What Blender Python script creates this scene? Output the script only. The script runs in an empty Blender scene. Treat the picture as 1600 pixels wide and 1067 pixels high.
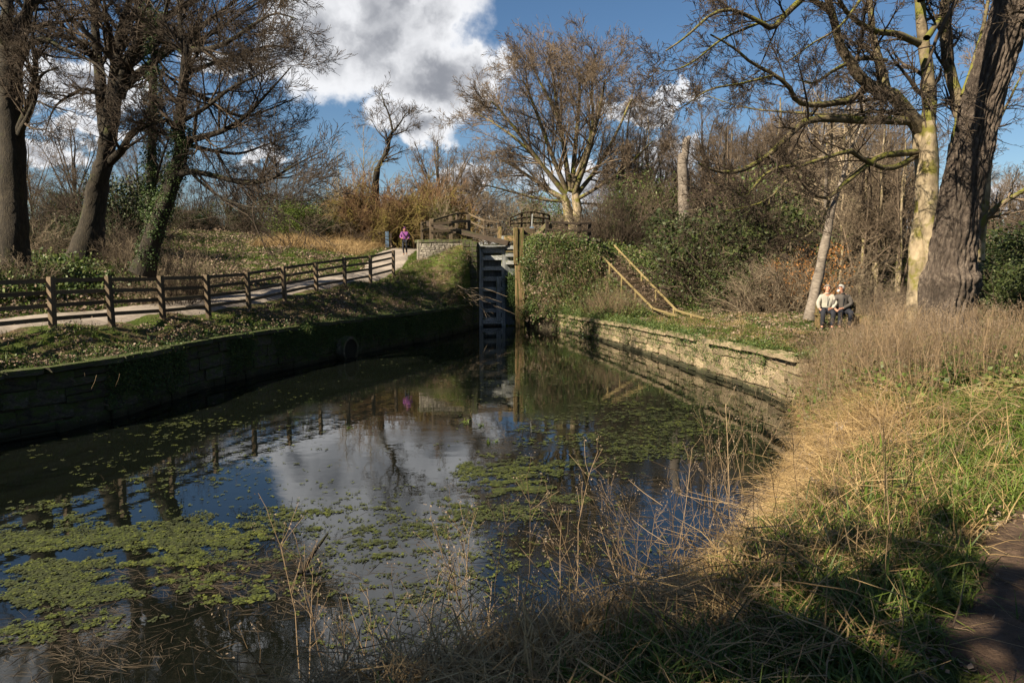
import bpy, math, random
import numpy as np
from mathutils import Vector, Matrix, Euler, noise as mnoise

S = bpy.context.scene
COL = S.collection
R = math.radians
rng = np.random.default_rng(7)
random.seed(7)

# ------------------------------------------------------------------ camera
CAMZ, PITCH, FOC, CX, CY = 3.3, R(6.5), 1067.0, 800.0, 533.5
cam_data = bpy.data.cameras.new('camera'); cam = bpy.data.objects.new('camera', cam_data); COL.objects.link(cam)
cam.location = (0, 0, CAMZ); cam.rotation_euler = (R(90) - PITCH, 0, 0)
cam_data.sensor_width = 36; cam_data.lens = 24.0
cam_data.clip_start = 0.1; cam_data.clip_end = 3000
S.camera = cam

def ray(px, py):
    a, b = (px - CX) / FOC, (CY - py) / FOC
    return np.array([a, math.cos(PITCH) + b * math.sin(PITCH), -math.sin(PITCH) + b * math.cos(PITCH)])
def G(px, py, z=0.0):                      # where the line of sight meets height z
    d = ray(px, py); t = (z - CAMZ) / d[2]
    return np.array([d[0] * t, d[1] * t, z])
def P(px, py, Y):                          # point on the line of sight at distance Y
    d = ray(px, py); t = Y / d[1]
    return np.array([d[0] * t, Y, CAMZ + d[2] * t])

# ------------------------------------------------------------------ light
SUN_EL, SUN_AZ = R(37), R(-127)            # azimuth from +Y, clockwise
sunv = Vector((math.cos(SUN_EL) * math.sin(SUN_AZ), math.cos(SUN_EL) * math.cos(SUN_AZ), math.sin(SUN_EL)))
ld = bpy.data.lights.new('sun', 'SUN'); ld.energy = 5.0; ld.angle = R(0.5); ld.color = (1.0, 0.86, 0.66)
sun = bpy.data.objects.new('sun', ld); COL.objects.link(sun)
sun.rotation_euler = (-sunv).to_track_quat('-Z', 'Y').to_euler()

S.view_settings.view_transform = 'Standard'; S.view_settings.look = 'None'
S.view_settings.gamma = 1; S.view_settings.exposure = 1.65; S.view_settings.use_curve_mapping = False
S.cycles.max_bounces = 5; S.cycles.diffuse_bounces = 2; S.cycles.glossy_bounces = 3
S.cycles.transparent_max_bounces = 6; S.cycles.transmission_bounces = 2
S.cycles.caustics_reflective = False; S.cycles.caustics_refractive = False
S.cycles.use_denoising = True

class NT:
    """tiny node-graph writer"""
    def __init__(s, tree): s.t = tree; s.n = tree.nodes; s.l = tree.links
    def node(s, kind, **kw):
        n = s.n.new(kind)
        for k, v in kw.items():
            if k.startswith('i_'):
                key = k[2:]; key = int(key) if key.isdigit() else key
                s.put(n.inputs[key], v)
            else: setattr(n, k, v)
        return n
    def put(s, sock, v):
        if isinstance(v, bpy.types.NodeSocket): s.l.new(v, sock)
        elif v is not None: sock.default_value = v
    def math(s, op, a, b=None, c=None, clamp=False):
        n = s.n.new('ShaderNodeMath'); n.operation = op; n.use_clamp = clamp
        s.put(n.inputs[0], a); s.put(n.inputs[1], b)
        if c is not None: s.put(n.inputs[2], c)
        return n.outputs[0]
    def vmath(s, op, a, b=None):
        n = s.n.new('ShaderNodeVectorMath'); n.operation = op
        s.put(n.inputs[0], a); s.put(n.inputs[1], b)
        return n.outputs['Value'] if op in ('LENGTH', 'DOT_PRODUCT') else n.outputs[0]
    def noise(s, vec, scale, detail=4, rough=.55, dist=0, out=0):
        n = s.n.new('ShaderNodeTexNoise'); s.put(n.inputs['Vector'], vec)
        n.inputs['Scale'].default_value = scale; n.inputs['Detail'].default_value = detail
        n.inputs['Roughness'].default_value = rough; n.inputs['Distortion'].default_value = dist
        return n.outputs[out]
    def ramp(s, fac, stops, interp='LINEAR'):
        n = s.n.new('ShaderNodeValToRGB'); n.color_ramp.interpolation = interp
        e = n.color_ramp.elements
        while len(e) < len(stops): e.new(0.5)
        for el, (p, c) in zip(e, stops):
            el.position = p; el.color = tuple(c) + (1,) if len(c) == 3 else c
        s.put(n.inputs[0], fac); return n.outputs[0]
    def step(s, v, a, b):
        n = s.n.new('ShaderNodeMapRange'); n.interpolation_type = 'SMOOTHSTEP'
        s.put(n.inputs[0], v); n.inputs[1].default_value = a; n.inputs[2].default_value = b
        return n.outputs[0]
    def mix(s, f, a, b, blend='MIX'):
        n = s.n.new('ShaderNodeMix'); n.data_type = 'RGBA'; n.blend_type = blend
        s.put(n.inputs[0], f)
        for k, v in ((6, a), (7, b)):
            if isinstance(v, tuple) and len(v) == 3: v = v + (1,)
            s.put(n.inputs[k], v)
        return n.outputs[2]

# ------------------------------------------------------------------ sky
world = bpy.data.worlds.new('World'); S.world = world; world.use_nodes = True
w = NT(world.node_tree); w.n.clear()
sky = w.node('ShaderNodeTexSky', sky_type='NISHITA', sun_disc=False, sun_elevation=SUN_EL, sun_rotation=SUN_AZ,
             altitude=0, air_density=1.0, dust_density=0.25, ozone_density=3.0)
hsv = w.node('ShaderNodeHueSaturation', i_Saturation=1.15, i_Value=0.31, i_Color=sky.outputs[0])
tc = w.node('ShaderNodeTexCoord'); D = tc.outputs['Generated']
nz = w.noise(D, 5.0, 6, .6, out=1)
nzf = w.noise(D, 24.0, 5, .6, out=1)
warp = w.vmath('ADD', w.vmath('SCALE', w.vmath('SUBTRACT', nz, (.5, .5, .5)), None), (0, 0, 0))
warp.node.inputs[0].links[0].from_node.inputs['Scale'].default_value = 0.15
w2 = w.vmath('SCALE', w.vmath('SUBTRACT', nzf, (.5, .5, .5)), None); w2.node.inputs['Scale'].default_value = 0.055
DW = w.vmath('ADD', w.vmath('ADD', D, warp), w2)
blobs = [(600, 75, .125, .075), (520, 60, .11, .085), (590, -40, .16, .12), (600, -230, .13, .14), (680, 120, .10, .06), (650, 195, .075, .035), (735, 275, .05, .035),
         (680, 20, .06, .06), (745, 105, .055, .026), (440, 90, .05, .03), (330, 95, .06, .02), (110, 130, .08, .03), (60, 225, .06, .02), (1045, 245, .05, .035),
         (1010, 165, .09, .018), (425, 245, .04, .012), (130, 190, .06, .015), (1420, 330, .16, .03), (930, 290, .12, .03), (80, -420, .3, .12)]
union = None
for (bx, by, rx, ry) in blobs:
    c = ray(bx, by); c = c / np.linalg.norm(c)
    v = w.vmath('SUBTRACT', DW, tuple(c)); v = w.vmath('MULTIPLY', v, (1 / rx, 1 / rx, 1 / ry))
    q = w.math('SUBTRACT', 1.0, w.vmath('LENGTH', v))
    union = q if union is None else w.math('SMOOTH_MAX', union, q, 0.25)
# the rest of the sky carries scattered fair-weather cloud
sep = w.node('ShaderNodeSeparateXYZ', i_0=D)
behind = w.step(sep.outputs[1], 0.35, -0.1)
far = w.noise(w.vmath('MULTIPLY', D, (1, 1, 2.6)), 2.6, 6, .6)
farc = w.math('MULTIPLY', w.math('SUBTRACT', w.step(far, .5, .72), .25), behind)
union = w.math('MAXIMUM', union, farc)
dens = w.step(union, -0.02, 0.30)
core = w.step(union, 0.22, 0.85)
shade_n = w.noise(w.vmath('ADD', D, warp), 7.0, 5, .55)
gray = w.math('MULTIPLY', core, w.step(shade_n, .30, .54))
ccol = w.mix(gray, (3.0, 3.03, 3.12), (.95, 1.0, 1.13))
skyc = w.mix(dens, hsv.outputs[0], ccol)
bg = w.node('ShaderNodeBackground', i_Color=skyc, i_Strength=0.10)
wo = w.node('ShaderNodeOutputWorld'); w.l.new(bg.outputs[0], wo.inputs[0])

# ------------------------------------------------------------------ helpers: materials
def newmat(name):
    m = bpy.data.materials.new(name); m.use_nodes = True; t = NT(m.node_tree); t.n.clear()
    out = t.node('ShaderNodeOutputMaterial'); b = t.node('ShaderNodeBsdfPrincipled'); t.l.new(b.outputs[0], out.inputs[0])
    return m, t, b, out
def surf(name, cols, scale=8, stretch=(1, 1, 1), rough=.9, bump=.3, bscale=None, detail=6, moss=None, moss_amt=.5, mscale=3,
         rand=.25, world=False, bdist=.02, spec=.25, wet=False):
    """noise-coloured rough surface; cols = dark..light stops"""
    m, t, b, out = newmat(name)
    if world: vec = t.node('ShaderNodeNewGeometry').outputs['Position']
    else: vec = t.node('ShaderNodeTexCoord').outputs['Object']
    vs = t.vmath('MULTIPLY', vec, stretch)
    n = t.noise(vs, scale, detail, .62)
    c = t.ramp(n, [(0.28 + 0.44 * i / (len(cols) - 1), k) for i, k in enumerate(cols)])
    big = t.noise(vec, scale * .13, 3, .5)
    c = t.mix(t.step(big, .3, .7), c, t.mix(1.0, c, (.62, .62, .62), 'MULTIPLY'))
    if rand:
        oi = t.node('ShaderNodeObjectInfo'); g = t.math('MULTIPLY_ADD', oi.outputs['Random'], rand * 2, 1 - rand)
        cc = t.node('ShaderNodeCombineColor', i_0=g, i_1=g, i_2=g); c = t.mix(1.0, c, cc.outputs[0], 'MULTIPLY')
    if moss:
        mn = t.noise(vec, mscale, 5, .65)
        ge = t.node('ShaderNodeNewGeometry'); sp = t.node('ShaderNodeSeparateXYZ', i_0=ge.outputs['Normal'])
        mk = t.math('ADD', mn, t.math('MULTIPLY', sp.outputs[2], .12))
        mk = t.step(mk, 1 - moss_amt - .07, 1 - moss_amt + .09)
        c = t.mix(mk, c, t.mix(n, tuple(k * .6 for k in moss), moss))
    if wet:                                    # tide line of dark algae just above the water
        gp = t.node('ShaderNodeNewGeometry').outputs['Position']; zz = t.node('ShaderNodeSeparateXYZ', i_0=gp).outputs[2]; st = t.noise(gp, 2.2, 5, .65)
        c = t.mix(t.step(t.math('ADD', zz, t.math('MULTIPLY', st, -.40)), .04, -.14), c, (.028, .028, .014))
        c = t.mix(t.math('MULTIPLY', t.step(t.noise(t.vmath('MULTIPLY', gp, (1, 1, .25)), 1.6, 5, .7), .50, .68), .35), c, (.07, .055, .034))
    t.put(b.inputs['Base Color'], c); b.inputs['Roughness'].default_value = rough
    b.inputs['Specular IOR Level'].default_value = spec
    if bump:
        bn = t.noise(vs, bscale or scale * 2.2, 5, .65)
        bp = t.node('ShaderNodeBump', i_Strength=bump, i_Distance=bdist, i_Height=bn); t.l.new(bp.outputs[0], b.inputs['Normal'])
    return m
def leafmat(name, cols, trans=.3, rough=.55, spec=.3):
    """thin leaf or blade: colour from a per-blade value plus a per-clump value, light passes through"""
    m, t, b, out = newmat(name)
    at = t.node('ShaderNodeAttribute', attribute_name='rnd'); oi = t.node('ShaderNodeObjectInfo')
    geo = t.node('ShaderNodeNewGeometry'); pn = t.noise(geo.outputs['Position'], .9, 3)
    f = t.math('ADD', t.math('MULTIPLY', at.outputs['Fac'], .5), t.math('ADD', t.math('MULTIPLY', oi.outputs['Random'], .25), t.math('MULTIPLY', t.math('SUBTRACT', pn, .2), .42)))
    c = t.ramp(f, [(i / (len(cols) - 1), k) for i, k in enumerate(cols)])
    t.put(b.inputs['Base Color'], c); b.inputs['Roughness'].default_value = rough; b.inputs['Specular IOR Level'].default_value = spec
    if trans:
        tr = t.node('ShaderNodeBsdfTranslucent', i_Color=c); mx = t.node('ShaderNodeMixShader', i_0=trans)
        t.l.new(b.outputs[0], mx.inputs[1]); t.l.new(tr.outputs[0], mx.inputs[2]); t.l.new(mx.outputs[0], out.inputs[0])
    return m
def plain(name, col, rough=.8, var=.25, scale=30, bump=.1):
    return surf(name, [tuple(k * (1 - var) for k in col), tuple(min(1, k * (1 + var)) for k in col)], scale, rough=rough, bump=bump, rand=0)

M = {}
M['wood'] = surf('weathered_brown_wood', [(.035, .024, .015), (.085, .060, .038), (.17, .128, .085)], 9, (1, 1, .25), bump=.5, moss=(.07, .09, .025), moss_amt=.38, mscale=5)
M['rail'] = surf('weathered_rail_wood', [(.055, .040, .026), (.125, .092, .060), (.24, .185, .125)], 5, (5, 5, 5), bump=.4, moss=(.06, .08, .025), moss_amt=.36, mscale=4)
M['darkwood'] = surf('dark_tarred_wood', [(.018, .013, .010), (.045, .033, .024), (.10, .078, .055)], 7, (2, 2, 2), bump=.4, moss=(.05, .06, .02), moss_amt=.36)
M['greywood'] = surf('grey_gate_wood', [(.13, .14, .14), (.35, .365, .365), (.60, .61, .60)], 6, (2, 2, .7), bump=.5, moss=(.12, .13, .06), moss_amt=.42, mscale=3)
M['plank'] = surf('dark_gate_plank', [(.035, .040, .042), (.10, .11, .115), (.22, .235, .24)], 9, (2, 2, .4), bump=.5)
M['tanwood'] = surf('mossy_tan_timber', [(.10, .065, .03), (.26, .17, .085), (.42, .30, .16)], 8, (2, 2, .35), bump=.8, moss=(.085, .085, .025), moss_amt=.50, mscale=4, bdist=.05)
M['yellowrail'] = surf('algae_yellow_rail', [(.10, .08, .03), (.24, .185, .08), (.36, .29, .15)], 7, bump=.3, rand=.1)
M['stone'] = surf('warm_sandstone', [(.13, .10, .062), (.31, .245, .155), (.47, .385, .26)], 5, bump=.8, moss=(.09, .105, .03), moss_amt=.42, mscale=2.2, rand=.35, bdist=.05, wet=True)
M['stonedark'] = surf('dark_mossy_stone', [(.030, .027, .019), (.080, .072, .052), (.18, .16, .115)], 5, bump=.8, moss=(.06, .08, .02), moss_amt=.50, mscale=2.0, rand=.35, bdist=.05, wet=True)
M['rubble'] = surf('grey_rubble_stone', [(.09, .08, .065), (.20, .18, .15), (.38, .35, .29)], 7, bump=.8, moss=(.09, .1, .04), moss_amt=.38, rand=.2, bdist=.03)
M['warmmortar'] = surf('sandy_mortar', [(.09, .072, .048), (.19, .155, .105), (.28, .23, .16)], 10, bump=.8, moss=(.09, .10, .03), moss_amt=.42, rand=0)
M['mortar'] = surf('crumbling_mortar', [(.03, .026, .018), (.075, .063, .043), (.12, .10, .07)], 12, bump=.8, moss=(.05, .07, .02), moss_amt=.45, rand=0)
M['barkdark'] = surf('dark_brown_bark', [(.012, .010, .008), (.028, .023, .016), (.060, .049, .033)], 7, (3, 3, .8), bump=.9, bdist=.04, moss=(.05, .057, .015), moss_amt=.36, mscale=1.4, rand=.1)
M['barkoak'] = surf('furrowed_oak_bark', [(.030, .023, .018), (.085, .066, .052), (.19, .155, .122)], 12, (1.6, 1.6, .7), bump=1, bdist=.06, rand=0)
M['barksyc'] = surf('smooth_mossy_bark', [(.12, .095, .060), (.25, .20, .13), (.37, .31, .21)], 5, (1.4, 1.4, .7), bump=.6, moss=(.13, .12, .025), moss_amt=.44, mscale=2.4, rand=0)
M['barklimb'] = surf('mossy_limb_bark', [(.05, .04, .025), (.12, .095, .06), (.22, .175, .11)], 7, bump=.6, moss=(.12, .12, .022), moss_amt=.46, mscale=2.0, rand=0)
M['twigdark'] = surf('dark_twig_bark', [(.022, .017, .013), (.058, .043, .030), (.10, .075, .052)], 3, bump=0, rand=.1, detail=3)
M['twigbrown'] = surf('brown_twig_bark', [(.055, .042, .030), (.115, .086, .060), (.19, .145, .10)], 2, bump=0, rand=.2, detail=3)  # the bark's own mid brown, between the dark and the pale twigs
M['twigpale'] = surf('pale_twig_bark', [(.11, .085, .055), (.21, .165, .11), (.33, .27, .19)], 2, bump=0, rand=.15, detail=3)
M['twigred'] = surf('russet_twig_bark', [(.085, .048, .027), (.165, .098, .052), (.25, .155, .085)], .8, bump=0, rand=.1, detail=4, moss=(.18, .15, .035), moss_amt=.44, mscale=.35)
M['birch'] = surf('pale_grey_bark', [(.08, .066, .052), (.16, .135, .11), (.26, .225, .185)], 6, (1, 1, 2.5), bump=.4, rand=0)
M['tarmac'] = surf('pale_worn_tarmac', [(.17, .145, .12), (.255, .22, .185), (.33, .29, .245)], 5, bump=.3, bscale=90, world=True, rand=0, bdist=.01)
M['dirt'] = surf('bare_trodden_dirt', [(.035, .022, .014), (.085, .055, .036), (.15, .10, .066)], 6, bump=.9, bscale=14, world=True, rand=0, bdist=.05)
M['soilpink'] = surf('dry_reddish_dirt', [(.16, .10, .06), (.29, .19, .12), (.38, .27, .18)], 9, bump=.6, world=True, rand=0)
M['drain_dark'] = surf('drain_shade', [(.008, .008, .005), (.02, .02, .012)], 3, bump=.2, world=True, rand=0)  # near-black colour standing for the shade inside the drain
M['metal'] = plain('dull_blue_metal', (.10, .16, .24), .5, .15, 10)
M['whitepaint'] = plain('pale_paint', (.55, .58, .60), .6, .15, 3)
M['slate'] = plain('blue_slate', (.09, .12, .17), .6, .3, 5)
M['glass'] = plain('window_glass', (.03, .04, .05), .1, .1, 2, 0)
M['brass'] = plain('green_paint', (.05, .09, .06), .5, .2, 9)
L = {}
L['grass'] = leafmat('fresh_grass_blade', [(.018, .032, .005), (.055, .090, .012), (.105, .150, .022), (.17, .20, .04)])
L['darkgrass'] = leafmat('dark_grass_blade', [(.012, .024, .004), (.035, .065, .009), (.07, .105, .016), (.13, .15, .04)])  # a darker grass green, mixed at random among the fresh tufts
L['straw'] = leafmat('dry_straw_blade', [(.10, .062, .026), (.22, .145, .065), (.36, .26, .125), (.50, .38, .20)], .25)
L['stalk'] = leafmat('dead_weed_stalk', [(.045, .030, .017), (.10, .068, .038), (.19, .135, .078), (.34, .26, .16)], .05, .8)
L['seed'] = leafmat('pale_seed_head', [(.10, .075, .05), (.18, .14, .10), (.30, .24, .18)], .3, .9)
L['ivy'] = leafmat('glossy_ivy_leaf', [(.012, .026, .008), (.028, .055, .014), (.055, .088, .022), (.10, .125, .04)], .12, .6, .25)
L['bramble'] = leafmat('bramble_leaf', [(.018, .034, .008), (.045, .075, .016), (.095, .125, .03), (.16, .12, .045)], .25, .5)
L['holly'] = leafmat('dark_evergreen_leaf', [(.008, .014, .005), (.019, .030, .008), (.042, .055, .015), (.085, .09, .03)], .12, .6, .25)
L['laurel'] = leafmat('bright_evergreen_leaf', [(.030, .050, .008), (.075, .11, .016), (.14, .18, .03)], .3, .6, .25)
L['litter'] = leafmat('fallen_brown_leaf', [(.04, .026, .017), (.11, .075, .05), (.20, .15, .108), (.36, .295, .235)], .1, .85)
L['beech'] = leafmat('clinging_russet_leaf', [(.16, .065, .02), (.28, .13, .04), (.38, .21, .07)], .35, .7)
L['weed'] = leafmat('duckweed_frond', [(.014, .021, .005), (.032, .042, .010), (.065, .078, .015), (.16, .17, .03)], 0, .6)
L['weedull'] = leafmat('dull_pondweed', [(.014, .018, .008), (.030, .036, .013), (.055, .062, .022)], 0, .6)
L['reed'] = leafmat('rotting_reed', [(.012, .009, .006), (.028, .021, .013), (.055, .041, .026), (.09, .07, .045)], 0, .8)

# ------------------------------------------------------------------ helpers: objects
def tag(o, label=None, cat=None, group=None, kind=None):
    if label: o['label'] = label
    if cat: o['category'] = cat
    if group: o['group'] = group
    if kind: o['kind'] = kind
    return o
def link(name, me, parent=None):
    o = bpy.data.objects.new(name, me); COL.objects.link(o)
    if parent is not None: o.parent = parent
    return o
def empty(name, loc=(0, 0, 0), rz=0, label=None, cat=None, group=None):
    o = bpy.data.objects.new(name, None); COL.objects.link(o); o.empty_display_size = .2
    o.location = loc; o.rotation_euler = (0, 0, rz); return tag(o, label, cat, group)
def npmesh(name, V, F, mat, smooth=True, rnd=None, mats=None, mi=None):
    """fast mesh from arrays; F is (n,3) or (n,4)"""
    V = np.asarray(V, np.float32); F = np.asarray(F, np.int32); k = F.shape[1]
    me = bpy.data.meshes.new(name); me.vertices.add(len(V)); me.vertices.foreach_set('co', V.ravel())
    me.loops.add(F.size); me.loops.foreach_set('vertex_index', F.ravel())
    me.polygons.add(len(F)); me.polygons.foreach_set('loop_start', np.arange(0, F.size, k, dtype=np.int32))
    me.polygons.foreach_set('use_smooth', np.full(len(F), smooth))
    for m in (mats or [mat]): me.materials.append(m)
    if mi is not None: me.polygons.foreach_set('material_index', np.asarray(mi, np.int32))
    me.update(calc_edges=True)
    if rnd is not None:
        a = me.attributes.new('rnd', 'FLOAT', 'POINT'); a.data.foreach_set('value', np.asarray(rnd, np.float32))
    return me
def unit(a): return a / np.maximum(np.linalg.norm(a, axis=-1, keepdims=True), 1e-9)

def boxmesh(name, mat, jitter=.0, bevel=.08, seed=0):
    """unit block (-.5..+.5) with chamfered, slightly uneven corners: 24 vertices"""
    r = np.random.default_rng(seed); b = bevel; V = []; idx = {}
    for sx in (-1, 1):
        for sy in (-1, 1):
            for sz in (-1, 1):
                j = r.uniform(-jitter, jitter, 3)
                for ax in range(3):
                    p = np.array([sx, sy, sz], float) * .5
                    for o in range(3):
                        if o != ax: p[o] -= (sx, sy, sz)[o] * b
                    idx[(sx, sy, sz, ax)] = len(V); V.append(p + j)
    F = []
    for ax in range(3):
        o1, o2 = [k for k in range(3) if k != ax]
        for s in (-1, 1):
            q = []
            for a, c in ((-1, -1), (1, -1), (1, 1), (-1, 1)):
                k = [0, 0, 0]; k[ax] = s; k[o1] = a; k[o2] = c; q.append(idx[(*k, ax)])
            F.append(q)
    for ax in range(3):
        o1, o2 = [k for k in range(3) if k != ax]
        for a in (-1, 1):
            for c in (-1, 1):
                k1 = [0, 0, 0]; k2 = [0, 0, 0]; k1[ax] = -1; k2[ax] = 1
                k1[o1] = k2[o1] = a; k1[o2] = k2[o2] = c
                F.append([idx[(*k1, o1)], idx[(*k2, o1)], idx[(*k2, o2)], idx[(*k1, o2)]])
    T = []
    for sx in (-1, 1):
        for sy in (-1, 1):
            for sz in (-1, 1): T.append([idx[(sx, sy, sz, a)] for a in range(3)])
    me = bpy.data.meshes.new(name); me.from_pydata([tuple(v) for v in V], [], F + T)
    me.materials.append(mat)
    import bmesh
    bm = bmesh.new(); bm.from_mesh(me); bmesh.ops.recalc_face_normals(bm, faces=bm.faces); bm.to_mesh(me); bm.free()
    return me
_bx = {}
def block(name, parent, loc, size, rot=(0, 0, 0), mat='wood', jitter=.0, bevel=None, variants=1):
    """a chamfered block part, meshes shared between like pieces"""
    v = random.randrange(variants); mn = min(size)
    bv = bevel if bevel is not None else .06
    key = (mat, jitter, bv, v)
    if key not in _bx: _bx[key] = boxmesh(name + '_block', M[mat], jitter, bv, v + 3)
    o = link(name, _bx[key], parent); o.location = tuple(loc); o.scale = tuple(size); o.rotation_euler = rot
    return o
def beam(name, parent, p, q, wdt, hgt, mat='rail', jitter=.01, over=0.0, variants=3, roll=0):
    """squared timber from p to q, hgt is its upright side"""
    p, q = Vector(p), Vector(q); d = q - p; ln = d.length + over * 2
    rot = d.to_track_quat('X', 'Z')
    if roll: rot = rot @ Euler((roll, 0, 0)).to_quaternion()
    o = block(name, parent, (p + q) / 2, (ln, wdt, hgt), (0, 0, 0), mat, jitter, min(.12, .03), variants)
    o.rotation_euler = rot.to_euler(); return o

# ---- round limbs, vectorised
def tube_arrays(pts, rad, sides):
    """pts (N,K,3), rad (N,K) -> verts, quads"""
    N, K, _ = pts.shape
    T = np.empty_like(pts); T[:, 1:-1] = pts[:, 2:] - pts[:, :-2]; T[:, 0] = pts[:, 1] - pts[:, 0]; T[:, -1] = pts[:, -1] - pts[:, -2]
    T = unit(T); ov = np.abs(unit(pts[:, -1] - pts[:, 0])); ref = np.zeros((N, 3)); ref[np.arange(N), ov.argmin(1)] = 1
    U = unit(np.cross(T, ref[:, None, :])); W = np.cross(T, U)
    a = np.arange(sides) * 2 * math.pi / sides
    V = pts[:, :, None, :] + rad[:, :, None, None] * (U[:, :, None, :] * np.cos(a)[None, None, :, None] + W[:, :, None, :] * np.sin(a)[None, None, :, None])
    i = np.arange(N)[:, None, None] * K * sides + np.arange(K - 1)[None, :, None] * sides
    s = np.arange(sides)[None, None, :]; s2 = (s + 1) % sides
    F = np.stack([i + s, i + s2, i + sides + s2, i + sides + s], -1).reshape(-1, 4)
    return V.reshape(-1, 3), F
def merge(parts):
    Vs, Fs, o = [], [], 0
    for V, F in parts: Vs.append(V); Fs.append(F + o); o += len(V)
    return np.concatenate(Vs), np.concatenate(Fs)
def resample(pts, K):
    pts = np.asarray(pts, float)
    # Catmull-Rom through the given points
    n = len(pts); q = np.vstack([2 * pts[0] - pts[1], pts, 2 * pts[-1] - pts[-2]]); out = []
    for u in np.linspace(0, n - 1 - 1e-6, K):
        i = int(u); f = u - i; a, b, c, d = q[i], q[i + 1], q[i + 2], q[i + 3]
        out.append(.5 * (2 * b + (c - a) * f + (2 * a - 5 * b + 4 * c - d) * f * f + (3 * b - a - 3 * c + d) * f ** 3))
    return np.array(out)
def grow(pts, rad, n, t0, t1, ang, ratio, K, wig, up, rr=.6, tip=.25, minlen=0, rmax=None, flat=0):
    """n children on every parent branch"""
    N, KP, _ = pts.shape; par = np.repeat(np.arange(N), n); m = len(par)
    t = rng.uniform(t0, t1, m); f = t * (KP - 1); i = np.minimum(f.astype(int), KP - 2); fr = (f - i)[:, None]
    p0, p1 = pts[par, i], pts[par, i + 1]; o = p0 + (p1 - p0) * fr; tg = unit(p1 - p0)
    r0 = rad[par, i] * (1 - fr[:, 0]) + rad[par, i + 1] * fr[:, 0]
    pl = np.linalg.norm(np.diff(pts, axis=1), axis=2).sum(1)[par]
    perp = rng.normal(size=(m, 3)); perp[:, 2] *= (1 - flat); perp = unit(perp - (perp * tg).sum(1, keepdims=True) * tg)
    a = np.radians(rng.normal(ang, ang * .22, m))[:, None]
    d = unit(np.cos(a) * tg + np.sin(a) * perp)
    ln = np.maximum(pl * ratio * (1.1 - .55 * t) * rng.uniform(.65, 1.25, m), minlen); st = (ln / (K - 1))[:, None]
    out = np.empty((m, K, 3)); out[:, 0] = o; c = o.copy()
    for k in range(1, K):
        d = unit(d + rng.normal(size=(m, 3)) * wig + np.array([0, 0, up])); c = c + d * st; out[:, k] = c
    rs = r0 * rr
    if rmax: rs = np.minimum(rs, rmax)
    rads = rs[:, None] * np.linspace(1, tip, K)[None, :]
    return out, rads
def pack(limbs, K):
    """list of (points, r0, r1) -> arrays"""
    pts = np.stack([resample(p, K) for p, a, b in limbs]); rad = np.stack([np.linspace(a, b, K) for p, a, b in limbs])
    return pts, rad

def leaves(C, size, up=.0, aspect=.6, fold=.25):
    """one folded leaf (2 quads -> 4 tris would be dear; 1 kite) at each centre"""
    n = len(C); a = unit(rng.normal(size=(n, 3)) + np.array([0, 0, up])); b = unit(np.cross(a, rng.normal(size=(n, 3)))); c = np.cross(a, b)
    s = (size * rng.uniform(.6, 1.3, n))[:, None]
    V = np.stack([C - b * s * .5, C + c * s * aspect * .5 + a * s * fold * .3, C + b * s * .5, C - c * s * aspect * .5 + a * s * fold * .3], 1)
    F = np.arange(4 * n).reshape(n, 4); return V.reshape(-1, 3), F, np.repeat(rng.uniform(0, 1, n), 4)

# ---- scatter (uncountable cover): one object, instances on points
def proto(name, me): return bpy.data.objects.new(name, me)
def scatter(name, pos, rot, scl, protos, label, cat, idx=None):
    n = len(pos); me = bpy.data.meshes.new(name); me.vertices.add(n); me.vertices.foreach_set('co', np.asarray(pos, np.float32).ravel())
    a = me.attributes.new('srot', 'FLOAT_VECTOR', 'POINT'); a.data.foreach_set('vector', np.asarray(rot, np.float32).ravel())
    scl = np.asarray(scl, np.float32)
    if scl.ndim == 1: scl = np.repeat(scl[:, None], 3, 1)
    a = me.attributes.new('sscl', 'FLOAT_VECTOR', 'POINT'); a.data.foreach_set('vector', scl.ravel())
    if idx is None: idx = rng.integers(0, len(protos), n)
    a = me.attributes.new('sidx', 'INT', 'POINT'); a.data.foreach_set('value', np.asarray(idx, np.int32))
    o = link(name, me); tag(o, label, cat, kind='stuff')
    g = bpy.data.node_groups.new(name + '_scatter', 'GeometryNodeTree')
    g.interface.new_socket('Geometry', in_out='INPUT', socket_type='NodeSocketGeometry')
    g.interface.new_socket('Geometry', in_out='OUTPUT', socket_type='NodeSocketGeometry')
    N = g.nodes; gi = N.new('NodeGroupInput'); go = N.new('NodeGroupOutput'); ip = N.new('GeometryNodeInstanceOnPoints'); jn = N.new('GeometryNodeJoinGeometry')
    for p in reversed(protos):
        oi = N.new('GeometryNodeObjectInfo'); oi.inputs['Object'].default_value = p
        gt = N.new('GeometryNodeGeometryToInstance'); g.links.new(oi.outputs['Geometry'], gt.inputs[0]); g.links.new(gt.outputs[0], jn.inputs[0])
    g.links.new(gi.outputs[0], ip.inputs['Points']); g.links.new(jn.outputs[0], ip.inputs['Instance']); ip.inputs['Pick Instance'].default_value = True
    for nm, ty, so in (('srot', 'FLOAT_VECTOR', 'Rotation'), ('sscl', 'FLOAT_VECTOR', 'Scale'), ('sidx', 'INT', 'Instance Index')):
        na = N.new('GeometryNodeInputNamedAttribute'); na.data_type = ty; na.inputs[0].default_value = nm; g.links.new(na.outputs[0], ip.inputs[so])
    g.links.new(ip.outputs[0], go.inputs[0])
    md = o.modifiers.new('scatter', 'NODES'); md.node_group = g
    return o
def upright(n, tilt=.2):
    r = rng.normal(0, tilt, (n, 3)); r[:, 2] = rng.uniform(0, 2 * math.pi, n); return r

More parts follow.
